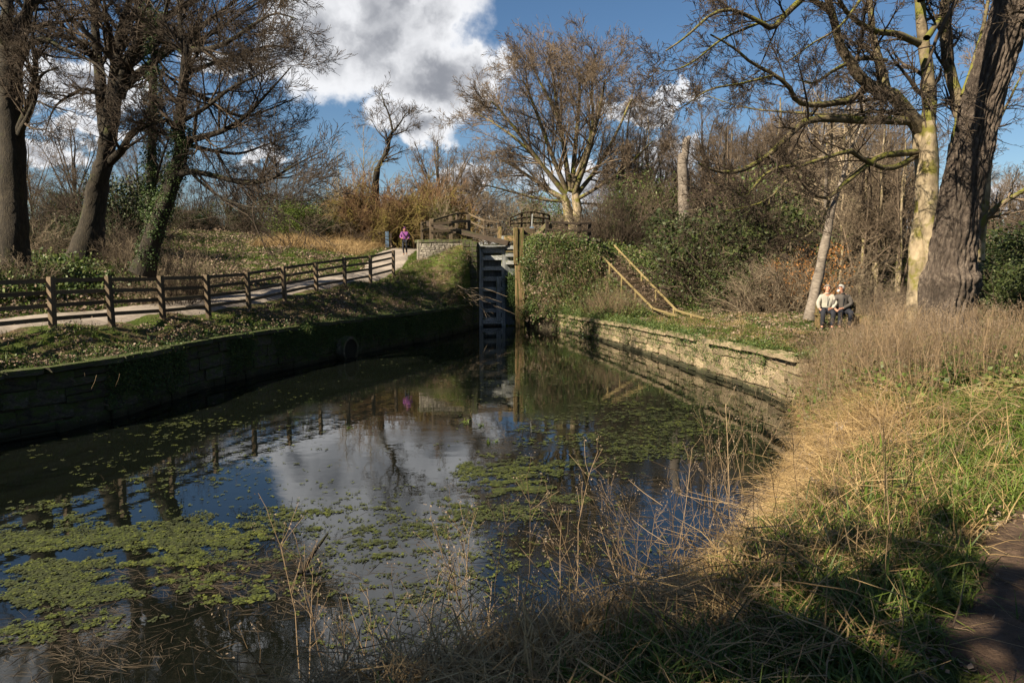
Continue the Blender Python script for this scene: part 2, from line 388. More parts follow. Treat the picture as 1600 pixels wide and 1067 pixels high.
# ---- 2D value noise
_lat = np.random.default_rng(5).random((256, 256))
def vnoise(x, y, s=1.0, oct=3):
    v = 0; amp = 1; tot = 0
    for k in range(oct):
        X, Y = x * s + 37.1 * k + 500, y * s + 17.7 * k + 500; i, j = np.floor(X).astype(int), np.floor(Y).astype(int); fx, fy = X - i, Y - j
        fx = fx * fx * (3 - 2 * fx); fy = fy * fy * (3 - 2 * fy); l = lambda a, b: _lat[a % 256, b % 256]
        v = v + amp * ((l(i, j) * (1 - fx) + l(i + 1, j) * fx) * (1 - fy) + (l(i, j + 1) * (1 - fx) + l(i + 1, j + 1) * fx) * fy); tot += amp; amp *= .5; s *= 2
    return v / tot
def sstep(v, a, b):
    t = np.clip((v - a) / (b - a), 0, 1); return t * t * (3 - 2 * t)

# ------------------------------------------------------------------ terrain
LW = [G(107, 672), G(212, 645), G(312, 610), G(400, 587), G(470, 572), G(537, 558), G(605, 544), G(669, 532), G(722, 520)]
RW = [G(866, 513), G(920, 527), G(985, 546), G(1045, 565), G(1099, 585), G(1150, 601), G(1195, 616)]
LXY = [(-13.2, 4.2), (-11.6, 7.8), tuple(G(0, 691)[:2])] + [tuple(p[:2]) for p in LW]
RXY = [tuple(p[:2]) for p in RW]
CHX0, CHX1, CHY = -1.78, 1.02, 36.0
near = [(6.4, 15.3), (5.5, 12.8), (4.1, 10.2), (2.75, 7.7), (1.5, 5.6), (.3, 4.35), (-1.3, 3.5), (-3.0, 2.3), (-5, 1.0), (-8, .8), (-11.5, 1.4)]
POND = np.array(LXY + [(CHX0, 35.2), (CHX0, 52), (CHX1, 52), (CHX1, 35.4)] + RXY + near)
kindw = np.ones(len(POND)); i0 = len(LXY) + 4 + len(RXY) - 1; kindw[i0:] = 0     # 0: natural bank segments
def sdf(x, y, poly=POND):
    p = np.stack([x, y], -1); best = np.full(x.shape, 1e9); wn = np.zeros(x.shape); inside = np.zeros(x.shape, bool)
    for k in range(len(poly)):
        a, b = poly[k], poly[(k + 1) % len(poly)]; e = b - a; v = p - a
        t = np.clip((v @ e) / (e @ e), 0, 1); d = np.hypot(v[..., 0] - t * e[0], v[..., 1] - t * e[1])
        m = d < best; best[m] = d[m]
        if poly is POND: wn[m] = kindw[k]
        c = ((a[1] > y) != (b[1] > y)) & (x < (b[0] - a[0]) * (y - a[1]) / (b[1] - a[1] + 1e-12) + a[0]); inside ^= c
    return np.where(inside, -best, best), wn
FA, FB = np.array([-10.2, 15.2]), np.array([-5.7, 33.0])           # fence line along the towpath
FN = np.array([-(FB - FA)[1], (FB - FA)[0]]); FN = FN / np.linalg.norm(FN)       # to the left of it
def fz(t): return np.interp(t, [-1.2, 0, .38, .69, 1, 1.25, 1.7, 2.3], [1.85, 1.9, 1.97, 2.42, 2.75, 3.3, 4.05, 4.5])
def fpt(t, off=0): q = FA + (FB - FA) * t + FN * off; return q
CP = []
for t in (-1, -.6, -.2, 0, .2, .4, .6, .8, 1.0):
    for off, dz in ((0, 0), (2.4, .02)): q = fpt(t, off); CP.append((q[0], q[1], fz(t) + dz))
    q = fpt(t, 5.2); CP.append((q[0], q[1], max(fz(t) + (1.0 if t < .5 else .35), 2.9)))
    q = fpt(t, 9.5); CP.append((q[0], q[1], max(fz(t) + (1.3 if t < .5 else .7), 3.3)))
for k, p in enumerate(LW[:8]): CP.append((p[0] - .5, p[1] - .05, 1.30))
CP += [(-12.4, 8, 1.3), (-14.5, 4, 1.4), (-3.4, 34.7, 3.7), (-2.5, 34.8, 4.1), (-4.3, 34.9, 3.35), (-5.0, 31.5, 2.1), (-3.3, 31.6, 1.5), (-2.6, 33.6, 2.3), (-6.2, 38, 3.3), (-7.1, 45, 4.05), (-7.5, 56, 4.5), (-5.2, 37, 3.35),
       (0, 0, 1.65), (4, 0, 1.75), (-4, -1, 1.6), (0, 3, 1.62), (3, 4, 1.65), (7, 4, 1.75), (5, 8, 1.5), (9, 8, 1.75), (15, 8, 2.0), (7.6, 13, 1.35), (11, 14, 1.6), (17, 14, 2), (-10, -2, 1.7), (-20, -2, 2), (0, -8, 1.8), (12, -6, 2),
       (7.4, 17.2, 1.2), (9.5, 20.3, 1.3), (12, 20.5, 1.35), (20, 20, 1.9), (7.0, 22, 1.12), (10, 25, 1.3), (17, 27, 1.7), (26, 24, 2.2), (6.2, 27, 1.0), (8.5, 29.5, 1.1), (13, 34, 1.8), (26, 38, 2.6),
       (3.2, 33.6, .75), (4.6, 31.2, .95), (4.4, 33.8, 2.2), (3.0, 34.8, 2.2), (5.6, 35.5, 3.2), (7.5, 33, 1.7), (7, 38, 3.6), (12, 42, 3.6), (4, 45, 4.4), (10, 55, 4.4), (0, 58, 4.5), (28, 55, 3.6), (40, 40, 3.2),
       (-12, 40, 4.1), (-20, 40, 4.6), (-14, 55, 5.2), (-30, 58, 6.4), (-25, 22, 3.9), (-35, 30, 5.0), (-30, 5, 3.2), (-10, 70, 5.5), (10, 75, 5.0), (35, 75, 5), (-40, 75, 8), (-22, 14, 3.3)]
CP = np.array(CP)
def _phi(r2): return np.where(r2 > 1e-9, .5 * r2 * np.log(np.maximum(r2, 1e-9)), 0)
_n = len(CP); _A = np.zeros((_n + 3, _n + 3)); _d = CP[:, None, :2] - CP[None, :, :2]; _A[:_n, :_n] = _phi((_d ** 2).sum(-1)) + np.eye(_n) * .6
_A[:_n, _n] = 1; _A[:_n, _n + 1:] = CP[:, :2]; _A[_n, :_n] = 1; _A[_n + 1:, :_n] = CP[:, :2].T
_w = np.linalg.solve(_A, np.concatenate([CP[:, 2], np.zeros(3)]))
def tps(x, y):
    xc, yc = np.clip(x, -40, 42), np.clip(y, -8, 76); z = _w[_n] + _w[_n + 1] * xc + _w[_n + 2] * yc
    for k in range(_n): z = z + _w[k] * _phi((xc - CP[k, 0]) ** 2 + (yc - CP[k, 1]) ** 2)
    return z
PLATL = np.array([(-4.75, 36.15), (-3.9, 35.75), (-2.8, 35.55), (CHX0, 35.6), (CHX0, 60), (-5.4, 60), (-5.0, 40)])
PLATR = np.array([(CHX1, 35.7), (1.7, 34.9), (4.1, 34.7), (4.3, 36.8), (5.5, 60), (CHX1, 60)])
PZ = 4.42
def H(x, y):
    x = np.asarray(x, float); y = np.asarray(y, float); z = tps(x, y)
    z = z + (vnoise(x, y, .8, 3) - .5) * .16
    for pl in (PLATL, PLATR):
        s, _ = sdf(x, y, pl); z = np.where(s < 0, np.maximum(z, z + (PZ - z) * sstep(-s, .08, .3)), z)
    s, k = sdf(x, y)
    wall = -.7 + (z + .7) * sstep(s, .12, .34)
    nat = -.6 + (z + .6) * sstep(s, -.6, 1.35)
    z = np.where(k > .5, wall, nat)
    far = np.maximum(np.hypot(x, y - 20) - 70, 0)
    return z + far * .004 + 7 * sstep(far, 40, 260) * (vnoise(x, y, .006, 3))
def h1(x, y): return float(H(np.array([x]), np.array([y]))[0])

def axis(lo, hi, step, out):
    c = np.arange(lo, hi + step / 2, step); k = [c[-1]]; s = step
    while k[-1] < out: s *= 1.22; k.append(k[-1] + s)
    j = [c[0]]; s = step
    while j[-1] > -out: s *= 1.22; j.append(j[-1] - s)
    return np.concatenate([j[:0:-1], c, k[1:]])
gx, gy = axis(-22, 22, .2, 900), axis(-2, 46, .2, 900)
GX, GY = np.meshgrid(gx, gy); GZ = H(GX, GY)
nx, ny = len(gx), len(gy); q = (np.arange(ny - 1)[:, None] * nx + np.arange(nx - 1)[None, :]).ravel()
gm, t, b, out = newmat('earth_grass_and_litter')
pos = t.node('ShaderNodeNewGeometry').outputs['Position']
n1, n2, n3 = t.noise(pos, .45, 4, .6), t.noise(pos, 3.5, 6, .7), t.noise(pos, 28, 4, .7)
soil = t.ramp(n3, [(.3, (.030, .021, .013)), (.5, (.085, .06, .038)), (.72, (.20, .15, .10))])
grs = t.ramp(n3, [(.3, (.022, .035, .007)), (.55, (.06, .085, .016)), (.75, (.13, .15, .04))])
c = t.mix(t.step(t.math('ADD', n1, t.math('MULTIPLY', n2, .5)), .66, .84), soil, grs)
t.put(b.inputs['Base Color'], c); b.inputs['Roughness'].default_value = .95; b.inputs['Specular IOR Level'].default_value = .1
bp = t.node('ShaderNodeBump', i_Strength=.9, i_Distance=.06, i_Height=t.noise(pos, 14, 6, .7)); t.l.new(bp.outputs[0], b.inputs['Normal'])
tag(link('ground', npmesh('ground', np.stack([GX, GY, GZ], -1).reshape(-1, 3), np.stack([q, q + 1, q + nx + 1, q + nx], -1), gm)), kind='structure')

def strip(name, centre, half, mat, dz, nacross=5, wob=.08, kind='structure'):
    """a surface laid on the terrain along a polyline"""
    c = resample([(*p, 0) for p in centre], 90)[:, :2]; tg = unit(np.gradient(c, axis=0)); nr = np.stack([-tg[:, 1], tg[:, 0]], 1)
    hw = half * (1 + wob * (vnoise(np.arange(90.), np.zeros(90), .5) - .5) * 2)
    u = np.linspace(-1, 1, nacross); xy = c[:, None] + nr[:, None] * (u[None, :, None] * hw[:, None, None])
    z = H(xy[..., 0], xy[..., 1]) ; zc = z[:, nacross // 2][:, None]; z = np.maximum(z, zc * .0 + z) + dz + .03 * (1 - u ** 2)[None]
    z[:, 0] -= .08; z[:, -1] -= .08
    V = np.concatenate([xy, z[..., None]], -1).reshape(-1, 3); q = (np.arange(89)[:, None] * nacross + np.arange(nacross - 1)).ravel()
    return tag(link(name, npmesh(name, V, np.stack([q, q + 1, q + nacross + 1, q + nacross], -1), mat)), kind=kind)
TP = [tuple(fpt(t, 1.35)) for t in (-1.2, -.6, 0, .4, .8, 1.05)] + [(-7.0, 38.5), (-7.3, 45), (-7.6, 53), (-8.2, 60)]
strip('towpath', TP, 1.2, M['tarmac'], .035, 9)
strip('dirt_path', [(.9, -1.5), (1.75, 1.2), (3.0, 3.1), (5.4, 5.2), (8.6, 7.4), (13, 10)], .80, M['dirt'], .02, 9, .3)
strip('trodden_earth', [tuple(G(1225, 512, 1.3)[:2]), tuple(G(1280, 520, 1.3)[:2]), tuple(G(1345, 519, 1.3)[:2])], .45, M['soilpink'], .03, 7, .3)

# water
wm, t, b, out = newmat('still_canal_water')
pos = t.node('ShaderNodeNewGeometry').outputs['Position']
b.inputs['Base Color'].default_value = (.006, .007, .004, 1); b.inputs['IOR'].default_value = 1.82
film = t.step(t.noise(t.vmath('MULTIPLY', pos, (1, 1.6, 1)), .33, 5, .6), .48, .64)
speck = t.step(t.noise(pos, 38, 3, .7), .60, .66)
t.put(b.inputs['Base Color'], t.mix(t.math('MULTIPLY', speck, t.math('MULTIPLY', film, .35)), (.003, .004, .003), (.08, .085, .07)))
t.put(b.inputs['Roughness'], t.math('MULTIPLY_ADD', film, .07, .015))
bp = t.node('ShaderNodeBump', i_Strength=.16, i_Distance=.01, i_Height=t.noise(t.vmath('MULTIPLY', pos, (1, 1.5, 1)), 2.2, 3, .5)); t.l.new(bp.outputs[0], b.inputs['Normal'])
wp = np.array([(-30, 0, 0), (14, 0, 0), (14, 54, 0), (-30, 54, 0)], float)
tag(link('water', npmesh('water', wp, [[0, 1, 2, 3]], wm, False)), kind='structure')
# ------------------------------------------------------------------ stone canal walls
STV = {k: [boxmesh('stone_block', M[k], .055, .07, 20 + v) for v in range(7)] for k in ('stone', 'stonedark', 'rubble')}
def canal_wall(name, label, line, top, courses, mat, length, skip=None, lip=.06, maxn=290):
    root = empty(name, (line[0][0], line[0][1], 0), 0, label, 'stone wall')
    c = np.array([(q_[0], q_[1]) for q_ in line]); seg = np.linalg.norm(np.diff(c, axis=0), axis=1); s = np.concatenate([[0], np.cumsum(seg)])
    def at(u, off=0):
        k = min(max(np.searchsorted(s, u) - 1, 0), len(seg) - 1); f = (u - s[k]) / seg[k]; p = c[k] + (c[k + 1] - c[k]) * f
        d = (c[k + 1] - c[k]) / seg[k]; n = np.array([-d[1], d[0]]) * SIDE; return p + n * off, math.atan2(d[1], d[0])
    SIDE = 1
    o3 = Vector((line[0][0], line[0][1], 0)); cnt = 0
    K = 70; us = np.linspace(0, s[-1], K); V = []
    for u in us:
        p0, a = at(u, .075); p1, a = at(u, .55); tz = np.interp(u, [0, s[-1]], top)
        V += [(p0[0], p0[1], -.7), (p0[0], p0[1], tz - .05), (p1[0], p1[1], tz - .05), (p1[0], p1[1], -.7)]
    V = np.array(V) - np.array(o3)[None]
    q = (np.arange(K - 1)[:, None] * 4 + np.arange(3)).ravel()
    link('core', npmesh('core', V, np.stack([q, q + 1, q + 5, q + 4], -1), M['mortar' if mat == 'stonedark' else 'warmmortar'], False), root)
    for row in range(courses + 1):
        u = -random.random() * .3
        while u < s[-1] and cnt < maxn:
            cap = row == courses
            ln = random.uniform(.55, 1.0) if cap else length * random.uniform(.65, 1.45)
            uc = min(max(u + ln / 2, .01), s[-1] - .01); tz = np.interp(uc, [0, s[-1]], top); ch = (tz - .10 + .12) / courses
            if cap: z, hh, th, off = tz - .04, .13, .42, .17 - lip
            else: z, hh, th, off = -.12 + ch * (row + .5) + .02 * math.sin(uc * 1.7 + row), ch - .012, .24, .13 + random.uniform(-.035, .035)
            if cap and random.random() < .12: u += ln; continue
            p, a = at(uc, off)
            if not (skip and skip(p[0], p[1], z)):
                o = link('cap_stone' if cap else 'stone', random.choice(STV[mat]), root)
                o.location = (p[0] - o3.x, p[1] - o3.y, z + random.uniform(-.012, .012)); o.scale = (ln - .012, th, hh * random.uniform(.94, 1.03))
                o.rotation_euler = (random.uniform(-.05, .05), random.uniform(-.02, .02), a + random.uniform(-.035, .035)); cnt += 1
                if not cap and random.random() < .22 and cnt < maxn:      # two thin stones in place of one
                    o.scale.z = hh * .46; o.location.z -= hh * .26; o2 = link('stone', random.choice(STV[mat]), root)
                    o2.location = o.location + Vector((0, 0, hh * .52)); o2.scale = (ln - .02, th * .97, hh * .46); o2.rotation_euler = (0, random.uniform(-.02, .02), a); cnt += 1
            u += ln
    return root
hole = G(548, 559)
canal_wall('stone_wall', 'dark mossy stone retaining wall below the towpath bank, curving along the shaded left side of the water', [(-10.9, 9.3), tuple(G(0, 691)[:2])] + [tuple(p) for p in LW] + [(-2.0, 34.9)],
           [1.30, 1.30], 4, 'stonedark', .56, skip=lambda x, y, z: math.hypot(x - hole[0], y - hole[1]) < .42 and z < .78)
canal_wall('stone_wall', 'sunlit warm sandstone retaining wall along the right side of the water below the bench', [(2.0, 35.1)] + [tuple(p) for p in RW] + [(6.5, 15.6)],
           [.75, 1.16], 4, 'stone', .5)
# culvert mouth in the left wall
cv = empty('culvert', (hole[0], hole[1], 0), 0, 'round black drain mouth low in the dark left stone wall', 'drain')
ang = math.atan2(LW[6][1] - LW[4][1], LW[6][0] - LW[4][0])
cv.rotation_euler = (0, 0, ang)
r0 = np.linspace(0, 2 * math.pi, 19)[:-1]
ring = lambda r, y: np.stack([np.cos(r0) * r, np.full(18, y), np.sin(r0) * r * 1.05 + .28], 1)
V = np.concatenate([ring(.46, -.03), ring(.37, -.03), ring(.36, .5), ring(.46, .3)]); i = np.arange(18); j = (i + 1) % 18
F = np.concatenate([np.stack([i + a, j + a, j + a + 18, i + a + 18], -1) for a in (0, 18)] + [np.stack([i, j, j + 54, i + 54], -1)])
link('rim', npmesh('rim', V, F, M['stonedark'], False), cv)
me = bpy.data.meshes.new('dark_disc'); me.from_pydata([tuple(v) for v in ring(.365, .02)], [], [list(range(18))]); me.materials.append(M['drain_dark']); link('dark_disc', me, cv)  # flat disc closing the mouth, the pipe's inner shade put into its colour

# ------------------------------------------------------------------ lock walls and rubble wing wall
def slab_wall(name, parent, pts, z0, z1, th, mat):
    """upright slab following a polyline, thickness to its left"""
    c = np.array(pts, float); d = unit(np.diff(c, axis=0)); d = np.vstack([d, d[-1]]); nr = np.stack([-d[:, 1], d[:, 0]], 1)
    V = []
    for a, n in zip(c, nr): b_ = a + n * th; V += [(*a, z0), (*a, z1), (*b_, z1), (*b_, z0)]
    K = len(c); q = (np.arange(K - 1)[:, None] * 4 + np.arange(4)).ravel(); nx_ = (np.arange(K - 1)[:, None] * 4 + (np.arange(4) + 1) % 4).ravel()
    F = np.concatenate([np.stack([q, nx_, nx_ + 4, q + 4], -1), [[0, 1, 2, 3], [K * 4 - 4, K * 4 - 3, K * 4 - 2, K * 4 - 1]]])
    return link(name, npmesh(name, V, F, mat, False), parent)
lwl = empty('lock_wall', (0, 0, 0), 0, 'tall dark lock chamber wall of squared stones left of the wooden gate', 'stone wall')
slab_wall('core', lwl, [(CHX0 - .5, 34.95), (CHX0 - .5, 53)], -.7, PZ - .02, -.44, M['stonedark'])
n = 0
for row in range(17):
    z = -.1 + row * .265
    for k in range(2):
        wdt = .30 + .12 * ((row + k) % 2)
        o = link('quoin', random.choice(STV['stonedark']), lwl); o.location = (CHX0 - .02 - .14 - k * .37 - random.uniform(0, .02), 34.98, z + .13); o.scale = (.36, .3, .25)
    for k in range(5):
        if row < 16:
            o = link('stone', random.choice(STV['stonedark']), lwl); o.location = (CHX0 - .08, 35.35 + k * .5 + (row % 2) * .2, z + .13); o.scale = (.2, .48, .25)
rwl = empty('lock_wall', (0, 0, 0), 0, 'tall lock wall right of the gate, its face buried under hanging ivy', 'stone wall')
RWING = [(CHX1 + .08, 53), (CHX1 + .08, 35.6), (1.75, 34.75), (3.0, 34.62), (4.2, 34.75), (4.5, 36.6)]
slab_wall('core', rwl, RWING, -.7, PZ + .0, .4, M['mortar'])
for (a, b_) in zip(RWING[1:-1], RWING[2:]):
    slab = beam('coping', rwl, (a[0], a[1], PZ + .05), (b_[0], b_[1], PZ + .05), .5, .16, 'stonedark', .02)
for row in range(16):
    for k in range(8):
        y0 = 35.75 + k * .55 + (row % 2) * .25
        o = link('stone', random.choice(STV['stonedark']), rwl); o.location = (CHX1 + .06, y0, -.05 + row * .27); o.scale = (.2, .5, .25)
# curved rubble wing wall carrying the left platform
rub = empty('rubble_wall', (0, 0, 0), 0, 'curved grey rubble wall with a pale upright end stone beside the towpath', 'stone wall')
arc = resample([(-4.95, 36.5, 0), (-4.72, 35.75, 0), (-3.9, 35.45, 0), (-2.9, 35.3, 0), (-2.1, 35.3, 0)], 16)[:, :2]
slab_wall('core', rub, arc[::-1], 2.6, PZ - .06, -.28, M['mortar'])
parts = []
al = np.concatenate([[0], np.cumsum(np.linalg.norm(np.diff(arc, axis=0), axis=1))])
tmpl = [boxmesh('rubble', M['rubble'], .08, .1, 60 + v) for v in range(6)]
TV = [np.array([v.co[:] for v in m.vertices]) for m in tmpl]; TF = [[tuple(p.vertices) for p in m.polygons] for m in tmpl]
VV, FF, off = [], [], 0
for row in range(16):
    u = random.uniform(-.1, 0)
    while u < al[-1]:
        ln = random.uniform(.14, .34); k = random.randrange(6); x = np.interp(u + ln / 2, al, arc[:, 0]); y = np.interp(u + ln / 2, al, arc[:, 1])
        x2 = np.interp(u + ln / 2 + .05, al, arc[:, 0]); y2 = np.interp(u + ln / 2 + .05, al, arc[:, 1]); a = math.atan2(y2 - y, x2 - x + 1e-9)
        v = TV[k] * np.array([ln * .94, .16, .108]); ca, sa = math.cos(a), math.sin(a)
        v = np.stack([v[:, 0] * ca - v[:, 1] * sa + x, v[:, 0] * sa + v[:, 1] * ca + y + random.uniform(-.02, .02), v[:, 2] + 2.72 + row * .112], 1)
        VV.append(v); FF += [tuple(i + off for i in f) for f in TF[k]]; off += len(v); u += ln
me = bpy.data.meshes.new('rubble_stones'); me.from_pydata(np.concatenate(VV).tolist(), [], FF); me.materials.append(M['rubble'])
o = link('rubble_stones', me, rub); tag(o, kind='stuff')
pz = P(657, 408, 36.0)
block('end_stone', rub, (pz[0], 35.85, 3.75), (.30, .30, 1.55), (0, .02, .2), 'rubble', .03)
# low capping course
for k in range(11):
    u = (k + .5) / 11 * al[-1]; x, y = np.interp(u, al, arc[:, 0]), np.interp(u, al, arc[:, 1]); x2, y2 = np.interp(u + .1, al, arc[:, 0]), np.interp(u + .1, al, arc[:, 1])
    o = link('cap_stone', random.choice(STV['stonedark']), rub); o.location = (x, y + .1, PZ + .03); o.scale = (.42, .42, .14); o.rotation_euler = (0, 0, math.atan2(y2 - y, x2 - x))

# ------------------------------------------------------------------ towpath fence
fence = empty('post_and_rail_fence', (FA[0], FA[1], h1(*FA)), 0, 'brown four-rail wooden fence running along the water side of the pale towpath', 'fence')
fo = np.array([FA[0], FA[1], h1(*FA)])
ppx = [83, 187, 267, 330, 388, 441, 487, 524, 555, 615]; ptop = [430, 425, 421, 418, 413, 409, 405, 402, 399, 394]
ts = []
for px in ppx:
    m_ = (px - CX) / FOC; m_ = m_ / math.cos(PITCH) * 1.0
    # column px seen at ground level: x/y = a / (cos + b sin) with b of the base
    b_ = (CY - np.interp(px, [83, 187, 267, 330, 388, 441, 487, 524, 555, 615], [510, 493, 485, 475, 467, 460, 452, 445, 437, 430])) / FOC
    m_ = ((px - CX) / FOC) / (math.cos(PITCH) + b_ * math.sin(PITCH)); d = FB - FA
    ts.append((m_ * FA[1] - FA[0]) / (d[0] - m_ * d[1]))
kk = np.arange(10); ft = np.polyval(np.polyfit(kk, ts, 2), kk); ts = list(ts[0] + (ft - ft[0]) * (ts[-1] - ts[0]) / (ft[-1] - ft[0])); ts = [ts[0] - .24, ts[0] - .12] + ts
hs = np.array([h1(*fpt(t_)) for t_ in ts]); sm = np.convolve(np.concatenate([[2 * hs[0] - hs[1]], hs, [2 * hs[-1] - hs[-2]]]), [.25, .5, .25], 'valid')
hts = []
for k, t_ in enumerate(ts):
    p = fpt(t_); base = sm[k]; top = base + 1.2 + random.uniform(-.02, .02); hts.append((p[0], p[1], base, top))
for k, (x, y, b0, tp) in enumerate(hts):
    ph = tp - b0 + .35
    block('post', fence, (x - fo[0], y - fo[1], b0 - .35 + ph / 2 - fo[2]), (.125, .125, ph), (random.uniform(-.02, .02), random.uniform(-.02, .02), math.atan2(*(FB - FA)[::-1])), 'rail', .01, .05, 3)
    if k:
        x0, y0, b1, t1 = hts[k - 1]
        for f in (.93, .70, .47, .22):
            za, zb = b1 + (t1 - b1) * f, b0 + (tp - b0) * f
            if k in (6,) and f < .3: pass
            beam('rail', fence, (x0 + FN[0] * .095 - fo[0], y0 + FN[1] * .095 - fo[1], za - fo[2] + random.uniform(-.012, .012)), (x + FN[0] * .095 - fo[0], y + FN[1] * .095 - fo[1], zb - fo[2] + random.uniform(-.012, .012)), .04, .095, 'rail', .012)

# ------------------------------------------------------------------ lock gates
gate = empty('lock_gate', (CHX0 + .05, 36.35, 0), 0, 'grey weathered left leaf of the wooden lock gate with heavy cross beams', 'lock gate')
gw = 1.36; a = R(8); dx, dy = math.cos(a), math.sin(a)
gp = lambda u, z, o_=0: (u * dx + o_ * dy, u * dy - o_ * dx, z)
ztop = 4.05
block('heel_post', gate, gp(.08, 2.0), (.22, .26, 4.6), (0, 0, a), 'greywood', .01, .05)
block('mitre_post', gate, gp(gw - .08, 2.25, .02), (.22, .30, 5.0), (0, 0, a), 'greywood', .01, .05)
for z, hh in ((.28, .34), (.82, .22), (1.35, .24), (1.95, .22), (2.50, .24), (3.05, .22), (3.60, .24), (4.0, .30)):
    block('cross_beam', gate, gp(gw / 2, z, .07), (gw - .28, .24, hh), (0, 0, a), 'greywood', .012, .05, 3)
for k in range(6):
    block('plank', gate, gp(.27 + k * .165, 2.1, -.10), (.155, .05, 4.3), (0, 0, a), 'plank', .008, .04, 3)
block('upright', gate, gp(gw - .36, 1.4, .20), (.26, .06, 2.4), (0, 0, a), 'greywood', .012, .04)
gb = np.array([CHX0 + .05, 36.35, 0])
bA, bB = P(795, 381, 36.2) - gb, P(668, 350, 37.6) - gb
beam('balance_beam', gate, bA + np.array([0, 0, .02]), bB, .28, .27, 'darkwood', .01)
block('walkway_board', gate, gp(gw / 2, 4.22, .3), (gw, .3, .06), (0, 0, a), 'greywood', .01, .05)

gate2 = empty('lock_gate', (CHX1 - .05, 36.45, 0), 0, 'half-open right leaf of the lock gate behind the mossy upright timber, ivy on its face', 'lock gate')
x2 = .02
g2 = np.array([CHX1 - .05, 36.45, 0])
for px in (812,):
    c2 = P(px, 500, 35.9); wpost = .50
    block('mossy_post', gate2, (c2[0] - g2[0], 35.9 - g2[1], 2.35), (.46, .42, 5.5), (0, R(-.6), .1), 'tanwood', .012, .06)
    block('mossy_post_cap', gate2, (c2[0] - g2[0] - .22, 35.75 - g2[1], 4.2), (.2, .3, 1.9), (0, 0, .1), 'tanwood', .02, .06)
for k, z in enumerate((.55, 1.15, 1.7, 2.25, 2.8, 3.3, 3.8, 4.25)):
    block('cross_beam', gate2, (-.28, -.35, z), (.55, .2, .17), (0, 0, .3), 'tanwood', .02, .06, 3)
block('heel_post', gate2, (.02, -.15, 2.1), (.2, .2, 4.7), (0, 0, .1), 'wood', .01, .05)
for k in range(4):
    block('plank', gate2, (-1.27 + k * .165, -.05, 2.2), (.155, .06, 4.3), (0, 0, 0), 'plank', .01, .04, 3)
for z in (2.75, 3.35, 3.75, 4.15):
    block('cross_beam', gate2, (-1.02, -.17, z), (.56, .18, .2), (0, 0, 0), 'greywood', .01, .05, 3)
block('yellow_edge', gate2, (-1.02, -.3, 3.93), (.56, .05, .035), (0, 0, 0), 'yellowrail', 0, .05)
# footbridge over the chamber: deck, posts, right balance beam
beam('balance_beam', gate2, P(822, 388, 36.1) - g2, P(858, 352, 38.2) - g2, .34, .36, 'wood', .01)
block('walkway_board', gate2, (-.6, -.1, 4.5), (1.6, .35, .07), (0, 0, 0), 'tanwood', .01, .05)
block('cap_beam', gate2, (-.35, -.2, 4.98), (1.1, .38, .34), (0, .05, 0), 'wood', .015, .06)
block('cap_beam', gate2, (-1.0, -.1, 4.62), (.75, .3, .26), (0, 0, 0), 'tanwood', .015, .06)
block('short_post', gate2, (P(781, 352, 36.6)[0] - g2[0], .1, 4.85), (.2, .2, .75), (0, 0, 0), 'tanwood', .01, .05)

# ------------------------------------------------------------------ fences on top of the lock
def railfence(label, pts, zs, rails, mat, pw=.14, rw=.06, rh=.10, out=(0, 0)):
    """pts: list of (px_top, py_top, px_bottom_y, Y)"""
    top = [P(px, pt, Y) for px, pt, pb, Y in pts]; bot = [P(px, pb, Y) for px, pt, pb, Y in pts]
    root = empty('rail_fence', tuple(bot[0]), 0, label, 'fence'); o3 = bot[0]
    for a_, b_ in zip(top, bot):
        hgt = a_[2] - b_[2] + .1
        block('post', root, np.array([a_[0], a_[1], b_[2] - .1 + hgt / 2]) - o3, (pw, pw, hgt), (random.uniform(-.03, .03), random.uniform(-.03, .03), random.uniform(0, .3)), mat, .01, .05, 3)
    for k in range(len(pts) - 1):
        for f in rails:
            A_, B_ = bot[k] + (top[k] - bot[k]) * f, bot[k + 1] + (top[k + 1] - bot[k + 1]) * f; off_ = np.array([0, -(pw / 2 + rw / 2) * .9, 0])
            beam('rail', root, A_ + off_ - o3, B_ + off_ - o3, rw, rh, mat, .01, .04)
    return root
railfence('stout brown three-post fence on the rubble wall left of the lock gate', [(674, 342, 373, 36.3), (704, 338, 373, 36.6), (732, 335, 373, 37.3)], 0, (.36, .72), 'rail', .20, .07, .13)
railfence('lower rail fence across the far side of the platform, left of the chamber', [(659, 347, 374, 39.0), (714, 331, 358, 42.0), (731, 331, 358, 43.0), (757, 342, 372, 42.0), (779, 345, 372, 42.0)], 0, (.5, .9), 'rail', .14, .06, .10)
railfence('dark three-rail fence on top of the ivy-covered wall right of the gate', [(855, 343, 375, 35.0), (885, 346, 375, 35.1), (905, 347, 375, 35.15), (921, 346, 378, 35.4)], 0, (.12, .5, .9), 'darkwood', .17, .07, .10)
railfence('thin brown fence high behind the lock, in front of the golden shrubs', [(797, 340, 352, 44), (815, 332, 352, 44.5), (830, 330, 352, 45), (849, 333, 352, 46), (858, 336, 350, 47)], 0, (.15, .55, .93), 'wood', .13, .06, .09)
